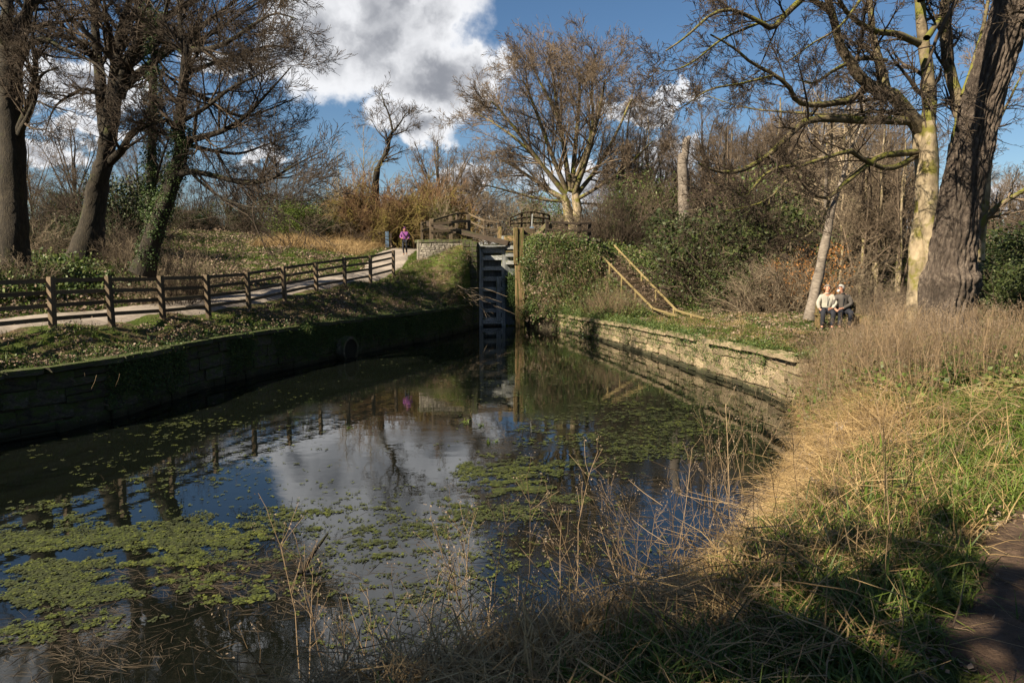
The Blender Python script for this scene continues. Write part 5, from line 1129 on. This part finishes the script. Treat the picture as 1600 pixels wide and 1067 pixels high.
def leafclump(seed, n, rad, hgt, size, mat, name='leaf_clump'):
    global rng
    keep = rng; rng = np.random.default_rng(seed); C = rng.normal(0, 1, (n, 3)) * np.array([rad * .5, rad * .5, hgt * .4]); C[:, 2] = np.abs(C[:, 2]) + .01
    a_ = leaves(C, size, 1.2, .8); rng = keep; return pm(name, a_, mat)
P_bram = [leafclump(500 + k, 26, .28, .28, .055, 'bramble') for k in range(3)]
P_ivy = [leafclump(510 + k, 26, .24, .10, .06, 'ivy') for k in range(3)]
P_litter = [leafclump(520 + k, 26, .30, .03, .055, 'litter') for k in range(3)]
P_lush = [pm('broad_tuft', blades(16, .12, .30, .028, .09, 1.0, 350 + k), 'grass') for k in range(2)]
def twigmess(seed, n, ln, r_, mat='stalk', flatz=.06):
    r = np.random.default_rng(seed); a_ = r.uniform(0, 6.28, n); o_ = np.stack([r.normal(0, .25, n), r.normal(0, .25, n), r.uniform(0, flatz, n)], 1); d = np.stack([np.cos(a_), np.sin(a_), r.normal(0, .15 if flatz > .01 else .02, n)], 1)
    l_ = (ln * r.uniform(.4, 1.2, n))[:, None]; pts = np.stack([o_, o_ + d * l_ * .5 + r.normal(0, .02, (n, 3)) * [1, 1, min(1, flatz * 15)], o_ + d * l_], 1); V, F = tube_arrays(pts, np.tile([r_, r_ * .8, r_ * .4], (n, 1)), 3)
    return pm('dead_stems', (V, F, np.repeat(r.uniform(0, 1, n), 9)), mat)
P_mess = [twigmess(530 + k, 14, .36, .0035) for k in range(2)] + [twigmess(533, 12, .4, .003, 'straw', .2)]

def field(n, x0, x1, y0, y1, cond=None):
    x, y = rng.uniform(x0, x1, n), rng.uniform(y0, y1, n); s, kd = sdf(x, y); m = s > .12
    if cond is not None: m &= cond(x, y, s)
    x, y = x[m], y[m]; return x, y, H(x, y), s[m]
def path_d(x, y):                               # distance to the dirt path centre line
    c = resample([(.9, -1.5, 0), (1.75, 1.2, 0), (3.0, 3.1, 0), (5.4, 5.2, 0), (8.6, 7.4, 0), (13, 10, 0)], 30)[:, :2]; return np.min(np.hypot(x[:, None] - c[None, :, 0], y[:, None] - c[None, :, 1]), 1)
def tow_d(x, y):
    c = resample([(*p, 0) for p in TP], 60)[:, :2]; return np.min(np.hypot(x[:, None] - c[None, :, 0], y[:, None] - c[None, :, 1]), 1)
CAPX = [600, 840, 860, 905, 930, 970, 1020, 1060, 1100, 1190, 1240, 1300, 1345, 1385, 1450, 1600, 1700]
CAPY = [520, 400, 385, 384, 415, 452, 488, 497, 500, 565, 548, 522, 505, 475, 490, 480, 470]
def cap(x, y, z, sc, hp):
    """keep plants no taller than the gap left free below the things behind them"""
    t_ = y / math.cos(PITCH); px = CX + FOC * x / t_
    ang_ = np.arctan((CY - np.interp(px, CAPX, CAPY)) / FOC) - PITCH
    zm = CAMZ + y * np.tan(ang_); return np.minimum(sc, (zm - z) / hp)
def put(name, f, protos, label, cat, s0=.7, s1=1.3, tilt=.2, idx=None, dz=0, stretch=None, hp=None):
    x, y, z, s = f; n = len(x); sc = rng.uniform(s0, s1, n)
    if hp:
        sc = cap(x, y, z, sc, hp) ; m = sc > s0 * .35; x, y, z, s, sc = x[m], y[m], z[m], s[m], sc[m]; n = len(x)
    if stretch is not None: sc = np.stack([sc, sc, sc * stretch], 1)
    return scatter(name, np.stack([x, y, z + dz], 1), upright(n, tilt), sc, protos, label, cat, idx)
# near bank --------------------------------------------------------
dry = lambda x, y, s: sstep(s, 2.9, .9) * .8 + sstep(vnoise(x, y, .55), .46, .66) * .5
def nb_green(x, y, s): return (path_d(x, y) > .5 + .6 * vnoise(x, y, 1.5)) & (s > .5) & (rng.random(len(x)) > dry(x, y, s) * .92)
def nb_dry(x, y, s): return (path_d(x, y) > .75) & (rng.random(len(x)) < dry(x, y, s) * np.where(s > 2.6, .3, 1))
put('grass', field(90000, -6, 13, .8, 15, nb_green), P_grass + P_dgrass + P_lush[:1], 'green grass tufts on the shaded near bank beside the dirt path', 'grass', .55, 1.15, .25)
put('dry_grass', field(44000, -6, 10.5, 1.2, 16.5, nb_dry), P_straw, 'matted pale straw-coloured grass leaning towards the water on the near bank', 'grass', .5, 1.0, .35, hp=.6)
put('dead_weeds', field(2600, -8, 10, 3, 18, lambda x, y, s: (s < 2.0) & (vnoise(x, y, 1.1) > .46) & (x > -1)), P_stalk, 'brown dead weed stalks with seed heads along the near waterline', 'weeds', .4, .8, .12, hp=1.3)
put('tall_weeds', field(6500, 5.2, 11.5, 9.0, 19, lambda x, y, s: (vnoise(x, y, .7) > .40) & (np.hypot(x - bc[0], y - bc[1] + 1.5) > 2.8) & (x < 6.2 + (19 - y) * .42)), P_stalk, 'thicket of tall dead weeds between the water and the furrowed trunk', 'weeds', .55, 1.1, .14, hp=1.3)
put('bramble', field(9500, 5.0, 14, 8.5, 19.5, lambda x, y, s: (vnoise(x, y, .6) > .36) & (s > .3) & (path_d(x, y) > 1.6) & (np.hypot(x - bc[0], y - bc[1] + 1.2) > 2.4)), P_bram, 'brambles and nettles around the foot of the furrowed trunk', 'brambles', .7, 1.6, .3, hp=.45)
put('dead_stems', field(2600, -6, 12, 2.5, 18, lambda x, y, s: (s < 3.5) & (path_d(x, y) > 1)), P_mess, 'broken dead stems lying through the near bank grass', 'stems', .6, 1.2, .3, dz=.08)
f = field(12000, .5, 14, 0, 13, lambda x, y, s: path_d(x, y) < 1.4); put('fallen_leaves', f, P_litter + P_mess[:1] + P_short + P_dgrass[:1], 'fallen leaves and crumbs of earth on the dark dirt path', 'leaves', .3, .8, .15)
# a few tall plants cut out against the water
tp_ = [G(px, py, .25) for px, py in ((735, 960), (745, 985), (760, 1000), (700, 1010), (690, 1030), (800, 990), (860, 985), (925, 930), (940, 900), (985, 905), (1010, 870), (1060, 830), (1090, 815), (1120, 780), (1140, 740), (1160, 715), (1180, 690), (1050, 850), (600, 1050), (640, 1040), (775, 975), (560, 1055), (470, 1060), (1100, 800), (1000, 885))]
tp_ = np.array(tp_); tp_ = np.concatenate([tp_, tp_ + rng.normal(0, .12, tp_.shape) * [1, 1, 0], tp_ + rng.normal(0, .2, tp_.shape) * [1, 1, 0]]); z_ = np.maximum(H(tp_[:, 0], tp_[:, 1]), -.1)
scatter('waterside_weeds', np.stack([tp_[:, 0], tp_[:, 1], z_], 1), upright(len(tp_), .16), rng.uniform(.7, 1.25, len(tp_)), P_stalk, 'thin brown weeds standing against the water at the near bank', 'weeds')
# far right bank
put('bank_grass', field(30000, 5, 20, 16, 31, lambda x, y, s: (vnoise(x, y, .8) > .30) & (np.hypot((x - bc[0]) * .7, y - bc[1] + .5) > .75)), P_short + P_short + P_short + P_litter[:1] + P_dgrass[:1], 'short sunlit grass on the bank by the bench', 'grass', .6, 1.25, .2)
f = field(34000, 2.2, 8.5, 15.4, 34, lambda x, y, s: (s < .8) & (vnoise(x, y, .8) > .45)); f = (f[0], f[1], np.maximum(f[2], np.interp(f[1], [15.3, 34.5], [1.18, .79])), f[3])
put('bank_ivy', f, P_ivy[:1] + P_bram[:1] + P_short, 'ivy and low leaves trailing over the top of the sunlit wall', 'ivy', .35, .9, .4)
put('straw_bank', field(3800, 5, 16, 16, 30, lambda x, y, s: (vnoise(x, y, .9) > .46)& (np.hypot(x - bc[0], y - bc[1] + .6) > 1.6)), P_straw[:2], 'dry grass among the scrub near the bench', 'grass', .4, .9, .3)
put('wood_litter', field(9000, 8, 32, 20, 48, lambda x, y, s: vnoise(x, y, .5) > .3), P_litter + P_ivy[:1], 'leaf litter under the wood behind the bench', 'leaves', .7, 1.7, .2)
# slope beside the steps
f = field(9000, 3.0, 9.0, 29.3, 37, lambda x, y, s: (np.abs(np.abs((x - 4.3) * 6.7 + (y - 36.8) * 2.7) - 5.2) < .9)); f = (f[0], f[1], np.clip(4.1 - (36.6 - f[1]) * .452, .9, 4.2) - .05, f[3]); put('step_edge_plants', f, P_bram[:2] + P_ivy[:1] + P_litter[:1] + P_grass[:1], 'low plants growing over both edges of the steps', 'plants', .3, .65, .3)
f = field(900, 3.4, 8.2, 29.3, 37, lambda x, y, s: np.abs((x - 4.3) * 6.7 + (y - 36.8) * 2.7) < 4.6); f = (f[0], f[1], np.clip(4.15 - (36.6 - f[1]) * .452, .9, 4.2) + .02, f[3]); put('step_litter', f, P_litter + P_mess[:1], 'fallen leaves and stems lying over the steps', 'leaves', .5, 1.0, .2)
f = field(9000, 1.9, 6.6, 29.5, 36.4, lambda x, y, s: (s > .1) & ((x - 3.75) * (-6.7) - (y - 36.6) * 2.7 > -2.0))
put('slope_brambles', f, P_bram + P_ivy[:2], 'brambles and ivy covering the slope between the gate and the steps', 'brambles', .8, 2.0, .4, hp=.4)
f = field(3400, 2.0, 6.8, 29.5, 36, lambda x, y, s: (s > .2) & (vnoise(x, y, 1.2) > .4)); put('slope_weeds', f, P_stalk, 'pale dead weeds leaning on the slope beside the steps', 'weeds', .5, 1.1, .35, hp=1.2)
# hanging ivy on the right lock wall: leaves over the upright faces
Ps, Rs = [], []
for (a_, b_), dn in zip(zip(RWING[:-1], RWING[1:]), (650, 700, 1000, 900, 500)):
    a_, b_ = np.array(a_), np.array(b_); u = rng.random(dn); 
    if a_[1] > 40: u = .72 + .28 * u
    e = b_ - a_; nrm = np.array([e[1], -e[0]]) / np.hypot(*e)
    z = PZ + .12 - rng.beta(1, 1.3, dn) * 4.0; z = z - np.maximum(u * (b_[0] - a_[0]) + a_[0] - 3.0, 0) * .35; th_ = rng.uniform(.0, .30, dn) + 1.5 * np.maximum(vnoise(u * np.hypot(*(b_ - a_)) + a_[0], z, 1.1) - .36, 0) * sstep(z, 4.5, 3.2)
    q_ = a_ + e * u[:, None] + nrm * th_[:, None]; Ps.append(np.stack([q_[:, 0], q_[:, 1], z], 1)); Rs.append(np.stack([np.full(dn, R(80)) + rng.normal(0, .3, dn), rng.normal(0, .3, dn), np.full(dn, math.atan2(nrm[1], nrm[0]) + math.pi / 2) + rng.normal(0, .3, dn)], 1))
scatter('hanging_ivy', np.concatenate(Ps), np.concatenate(Rs), rng.uniform(.8, 1.7, sum(map(len, Ps))), P_ivy + P_bram + P_litter[:2] + P_mess[:1], 'thick curtain of ivy hanging down the lock wall right of the gate', 'ivy')
n_ = 420; x_ = rng.uniform(1.5, 4.4, n_); q_ = np.stack([x_, 34.45 - rng.uniform(0, .5, n_), rng.uniform(1.0, 4.3, n_) - np.maximum(x_ - 2.8, 0) * .5], 1)
scatter('hanging_dead_stems', q_, np.stack([rng.normal(2.6, .5, n_), rng.normal(0, .4, n_), rng.uniform(-.6, .6, n_)], 1), rng.uniform(.5, 1.0, n_), P_stalk, 'brown dead stems hanging over the ivy right of the gate', 'stems')
# ivy on the right gate leaf
n_ = 260; q_ = np.stack([rng.uniform(-1.25, -.35, n_) + g2[0], np.full(n_, g2[1] - .28) - rng.uniform(0, .15, n_), rng.beta(2, 1.6, n_) * 2.7 + .3], 1)
scatter('gate_ivy', q_, np.tile([R(80), 0, 0], (n_, 1)) + rng.normal(0, .3, (n_, 3)), rng.uniform(.5, 1.1, n_), P_ivy, 'ivy growing over the lower middle of the lock gate', 'ivy')
# left bank ---------------------------------------------------------
lb_ok = lambda x, y, s: ((x - FA[0]) * FN[0] + (y - FA[1]) * FN[1] < .05) & (x < 0)
put('bank_litter', field(24000, -17, -1.5, 8, 37, lambda x, y, s: lb_ok(x, y, s) & (rng.random(len(x)) < sstep(vnoise(x, y, 1.3, 4), .36, .58))), P_litter, 'pale fallen leaves and dead stems over the bank below the towpath fence', 'leaves', .35, 1.15, .3)
put('bank_stems', field(3600, -17, -1.5, 8, 37, lambda x, y, s: lb_ok(x, y, s)), P_mess, 'dead stems lying on the bank below the fence', 'stems', .5, 1.0, .3)
put('bank_tufts', field(13000, -17, -1.8, 8, 37, lambda x, y, s: lb_ok(x, y, s) & (rng.random(len(x)) < sstep(vnoise(x, y, .5), .42, .6) * .8 + sstep(y, 27, 33) * .7 * (vnoise(x, y, .9) > .35))), P_short + P_grass[:1], 'fresh grass tufts on the bank between fence and water', 'grass', .6, 1.3, .25)
f = field(60000, -14, -1.8, 7, 35.2, lambda x, y, s: lb_ok(x, y, s) & (s < .62) & (vnoise(x, y, .8) > .36)); f = (f[0], f[1], np.maximum(f[2], 1.31), f[3])
put('wall_moss_ivy', f, P_ivy[:2] + P_short + P_litter[:1], 'ivy and grass drooping over the edge of the dark left wall', 'ivy', .4, .95, .5, dz=.0)
f = field(500, -3.6, -1.9, 31.5, 35, lambda x, y, s: s > .05); put('corner_brush', f, [P_stalk[0], P_stalk[2], P_mess[0], P_straw[3]], 'brown brushwood in the corner beside the lock gate', 'stems', .4, .8, .6)
# plants hanging on the faces of both canal walls
for nm_, line_, lb_, n_, mat_ in (('wall_plants', [(-10.9, 9.3, 0), G(0, 691)] + LW, 'ivy, moss and small plants hanging down the face of the dark left wall', 3000, P_ivy + P_bram[:1]), ('wall_plants', RW, 'small green plants rooted in the joints of the sunlit right wall', 520, P_bram + P_ivy)):
    c_ = np.array([p[:2] for p in line_]); sl_ = np.concatenate([[0], np.cumsum(np.linalg.norm(np.diff(c_, axis=0), axis=1))]); u_ = rng.uniform(0, sl_[-1], n_); u_ = u_[vnoise(u_, u_ * 0 + n_, .45) > .44]; n_ = len(u_)
    x_, y_ = np.interp(u_, sl_, c_[:, 0]), np.interp(u_, sl_, c_[:, 1]); x2_, y2_ = np.interp(u_ + .1, sl_, c_[:, 0]), np.interp(u_ + .1, sl_, c_[:, 1]); nn_ = unit(np.stack([y2_ - y_, x_ - x2_], 1)); z_ = 1.22 - rng.beta(1, 1.6, n_) * 1.0
    scatter(nm_, np.stack([x_ + nn_[:, 0] * .04, y_ + nn_[:, 1] * .04, z_], 1), np.stack([np.full(n_, 1.35), x_ * 0, np.arctan2(nn_[:, 1], nn_[:, 0]) + math.pi / 2], 1) + rng.normal(0, .25, (n_, 3)), rng.uniform(.35, .85, n_), mat_, lb_, 'ivy')
br_ = []
for k in range(26):
    a_ = P(random.uniform(655, 735), random.uniform(432, 478), random.uniform(33, 34.6)); b_ = P(a_[0] / a_[1] * FOC * 1.0 + CX + random.uniform(20, 75), random.uniform(462, 520), a_[1] - random.uniform(.3, 1.2))
    br_.append(resample(np.array([a_, (a_ + b_) / 2 + [0, 0, random.uniform(0, .25)], b_]), 7))
V, F = tube_arrays(np.stack(br_), np.tile(np.linspace(.016, .006, 7), (26, 1)), 4)
tag(link('cut_branches', npmesh('cut_branches', V, F, M['twigpale'])), 'pale cut branches dumped over the wall corner left of the lock gate', 'branches', kind='stuff')
# beyond the towpath
bp_ok = lambda x, y, s: ((x - FA[0]) * FN[0] + (y - FA[1]) * FN[1] > 2.6) & (tow_d(x, y) > 1.25) & (y > 10)
put('meadow_grass', field(42000, -32, -5, 12, 56, lambda x, y, s: bp_ok(x, y, s) & (vnoise(x, y, .35) > .26)), P_short + P_short + P_short + [P_litter[0]], 'sunlit meadow grass beyond the towpath', 'grass', 1.0, 2.2, .2)
put('meadow_litter', field(7000, -26, -6, 12, 34, lambda x, y, s: bp_ok(x, y, s) & (vnoise(x, y, .4) > .42)), P_litter, 'brown leaf litter under the left trees beyond the towpath', 'leaves', .9, 1.8, .2)
put('ground_ivy', field(8000, -24, -9, 15.5, 24, lambda x, y, s: bp_ok(x, y, s) & (tow_d(x, y) > 2.2) & (x < -8.5 - (y - 17) * .3)), P_ivy + P_bram[:2], 'mound of glossy ivy and brambles behind the fence at the left', 'ivy', 1.0, 2.0, .35)
f = field(2600, -15, -6.5, 40, 50, lambda x, y, s: bp_ok(x, y, s) & (tow_d(x, y) > 1.8)); put('tall_dry_grass', f, P_straw, 'tall pale dry grass lit by the sun left of the runner', 'grass', 1.3, 2.4, .35)
put('verge_grass', field(6000, -9.5, -3.6, 28, 44, lambda x, y, s: (tow_d(x, y) > 1.2) & (tow_d(x, y) < 3)), P_short + P_grass[:1], 'green verge grass along the edge of the towpath', 'grass', .6, 1.2, .2)
put('lock_top_grass', field(2600, -5.5, 6, 35.6, 50, lambda x, y, s: s > .5), P_short, 'grass on top of the lock platforms', 'grass', .7, 1.4, .2)
put('stair_side_brambles', field(5200, 3.6, 13, 29.8, 46, lambda x, y, s: (x - 3.75) * (-6.7) - (y - 36.6) * 2.7 < -11.5), P_bram + P_ivy + P_litter[:2], 'brambles and ivy on the bank right of the steps', 'brambles', 1.2, 2.4, .3)
# ivy on the leaning tree
n_ = 360; t_ = rng.uniform(0, 1, n_); path_ = np.array(PP([(222, 425), (232, 395), (246, 350), (262, 305), (278, 262), (285, 225), (284, 200)], 20)); c_ = resample(path_, 60); i_ = (t_ ** .8 * 59).astype(int)
a_ = rng.uniform(0, 6.28, n_); rr_ = np.interp(t_, [0, .5, 1], [.30, .24, .26]) * rng.uniform(.7, 1.2, n_); q_ = c_[i_] + np.stack([np.cos(a_) * rr_, np.sin(a_) * rr_, rng.normal(0, .1, n_)], 1)
path2 = np.array(PP([(234, 340), (237, 270), (239, 190), (241, 120), (240, 20)], 21)); c2 = resample(path2, 50); n2_ = 420; i2 = rng.integers(0, 50, n2_); a2 = rng.uniform(0, 6.28, n2_); q2 = c2[i2] + np.stack([np.cos(a2), np.sin(a2), a2 * 0], 1) * rng.uniform(.08, .26, (n2_, 1))
q_ = np.concatenate([q_, q2]); a_ = np.concatenate([a_, a2]); scatter('tree_ivy', q_, np.stack([np.full(len(q_), 1.3), q_[:, 0] * 0, a_ + math.pi / 2], 1) + rng.normal(0, .3, (len(q_), 3)), rng.uniform(.5, 1.0, len(q_)), P_ivy, 'ivy wrapped around the leaning tree and the slender stem on the left', 'ivy')
# clusters of lit leaves on the left trunk bases
# ------------------------------------------------------------------ on the water
def blobmesh(seed, mat, nb=7, rad=.07, z=.0):
    r = np.random.default_rng(seed); V, F, rn = [], [], []
    for k in range(nb):
        c = r.normal(0, rad * .8, 2); n = 8; a_ = np.linspace(0, 2 * math.pi, n, endpoint=False); ro = rad * r.uniform(.25, .8) * r.uniform(.55, 1.25, n); o_ = len(V)
        V += [(c[0] + math.cos(t_) * q_, c[1] + math.sin(t_) * q_, z + .0015 * k + r.uniform(0, .001)) for t_, q_ in zip(a_, ro)]; F += [[o_, o_ + 1, o_ + 2, o_ + 3], [o_, o_ + 3, o_ + 4, o_ + 5], [o_, o_ + 5, o_ + 6, o_ + 7]]; rn += [r.uniform()] * n
    return pm('floating_patch', (np.array(V), np.array(F), np.array(rn)), mat)
P_weed = [blobmesh(600 + k, 'weed', 12, .032) for k in range(4)]; P_wd = [blobmesh(610 + k, 'weedull', 12, .032) for k in range(3)]; P_speck = [blobmesh(620 + k, 'weed', 12, .03) for k in range(2)] + [blobmesh(630, 'weedull', 14, .03)]
def floatreed(seed): return twigmess(seed, 16, .28, .0035, 'reed', .005)
P_reed = [floatreed(640 + k) for k in range(3)]
def onwater(regs, noise_s, thr, mul=1.0):
    out = []
    for (px, py, rx, ry, n) in regs:
        n = int(n * mul)
        r_ = np.sqrt(rng.random(n)); a_ = rng.uniform(0, 6.28, n); X, Y = px + rx * r_ * np.cos(a_), py + ry * r_ * np.sin(a_)
        b_ = (CY - Y) / FOC; dy_ = math.cos(PITCH) + b_ * math.sin(PITCH); dz_ = -math.sin(PITCH) + b_ * math.cos(PITCH); t_ = -CAMZ / dz_; x, y = (X - CX) / FOC * t_, dy_ * t_
        s, _ = sdf(x, y); v = vnoise(x * .55 + y * .25, y * 1.5 - x * .3, noise_s, 4) * .6 + vnoise(x * .8, y * 1.6, noise_s * 4.5, 3) * .4; m = (s < -.05) & (rng.random(n) < sstep(v - thr - .12 * r_ ** 2, -.05, .09) * .85) & (dz_ < 0); out.append(np.stack([x[m], y[m], np.full(m.sum(), .004)], 1))
    return np.concatenate(out)
wp1 = onwater([(800, 738, 90, 32, 1400), (840, 765, 70, 22, 900), (940, 680, 150, 40, 1500), (1060, 660, 120, 40, 1000), (110, 860, 170, 50, 1000), (260, 850, 150, 34, 800), (330, 905, 170, 40, 700), (80, 960, 130, 60, 500), (190, 755, 90, 14, 700), (110, 790, 110, 14, 500), (250, 660, 140, 14, 300), (960, 640, 100, 18, 500), (430, 825, 160, 34, 1000), (630, 800, 120, 26, 900), (500, 560, 260, 16, 160), (880, 560, 120, 20, 300), (1150, 680, 60, 60, 300)], 1.5, .535, 3.0)
def flat(n): r = np.zeros((n, 3)); r[:, 2] = rng.uniform(0, 6.28, n); return r
scatter('duckweed', wp1, flat(len(wp1)), rng.uniform(.15, .95, len(wp1)) ** 1.3, P_weed + P_wd + P_speck, 'bright yellow-green duckweed mats floating on the dark water', 'duckweed')
wp2 = onwater([(1000, 690, 210, 60, 2200), (800, 760, 130, 60, 1300), (560, 820, 200, 50, 1000), (200, 880, 260, 90, 5200), (300, 700, 300, 60, 400), (1100, 640, 120, 40, 600), (820, 590, 200, 50, 600), (90, 820, 160, 60, 900), (650, 900, 160, 80, 700)], 1.1, .515, 2.0)
scatter('pondweed', wp2, flat(len(wp2)), rng.uniform(.25, .95, len(wp2)), P_wd + P_speck, 'dull olive pondweed film and specks on the water', 'pondweed')
wp3 = onwater([(860, 790, 150, 60, 1000), (270, 960, 260, 80, 2000), (420, 900, 160, 40, 700), (620, 850, 160, 60, 300), (160, 1010, 250, 60, 800), (760, 690, 60, 8, 60), (545, 672, 30, 6, 40), (1000, 800, 100, 60, 300)], 1.3, .45); wp3[:, 2] = -.008
scatter('rotting_reeds', wp3, flat(len(wp3)), rng.uniform(.4, 1.1, len(wp3)), P_reed, 'dark rotting reeds matted at the surface in the near left water', 'reeds')
wp4 = onwater([(650, 900, 220, 150, 1100), (350, 800, 300, 100, 900), (600, 640, 260, 70, 260), (850, 850, 200, 80, 300), (300, 640, 280, 60, 300)], 2.0, .40)
scatter('floating_specks', wp4, flat(len(wp4)), rng.uniform(.25, .7, len(wp4)), P_speck, 'tiny floating leaf specks scattered on the reflections', 'pondweed')
e_ = np.array([G(px, py, 0) for px, py in ((765, 692), (775, 690), (790, 690), (740, 662), (728, 660), (752, 665), (800, 692), (545, 670))]); scatter('water_plants', e_, upright(len(e_), .3), rng.uniform(.4, .8, len(e_)), P_lush + P_stalk[2:3], 'small emergent plants poking out of the middle of the water', 'water plants')
# driftwood stick
a_, b_ = G(468, 897, .02), G(513, 862, .0); b_[2] = .22; pts = np.array([a_, a_ * .6 + b_ * .4 + [0, 0, .02], b_]); V, F = tube_arrays(resample(pts, 6)[None], np.array([[.03, .028, .026, .022, .018, .01]]), 6)
tag(link('driftwood', npmesh('driftwood', V, F, M['barkdark'])), 'brown stick jutting out of the water at the edge of the rotting reeds', 'stick')
# crooked dead branch standing in the near bank grass
q0 = G(1358, 820, 1.65); a_, b_ = P(1315, 782, q0[1]), P(1358, 812, q0[1]); pts = np.array([q0 + [0, 0, -.1], b_, (a_ + b_) / 2 + [0, 0, -.015], a_]); V, F = tube_arrays(resample(pts, 10)[None], np.linspace(.02, .006, 10)[None], 6)
tag(link('dead_branch', npmesh('dead_branch', V, F, M['barkdark'])), 'crooked dead twig sticking up from the grass of the near bank', 'branch')
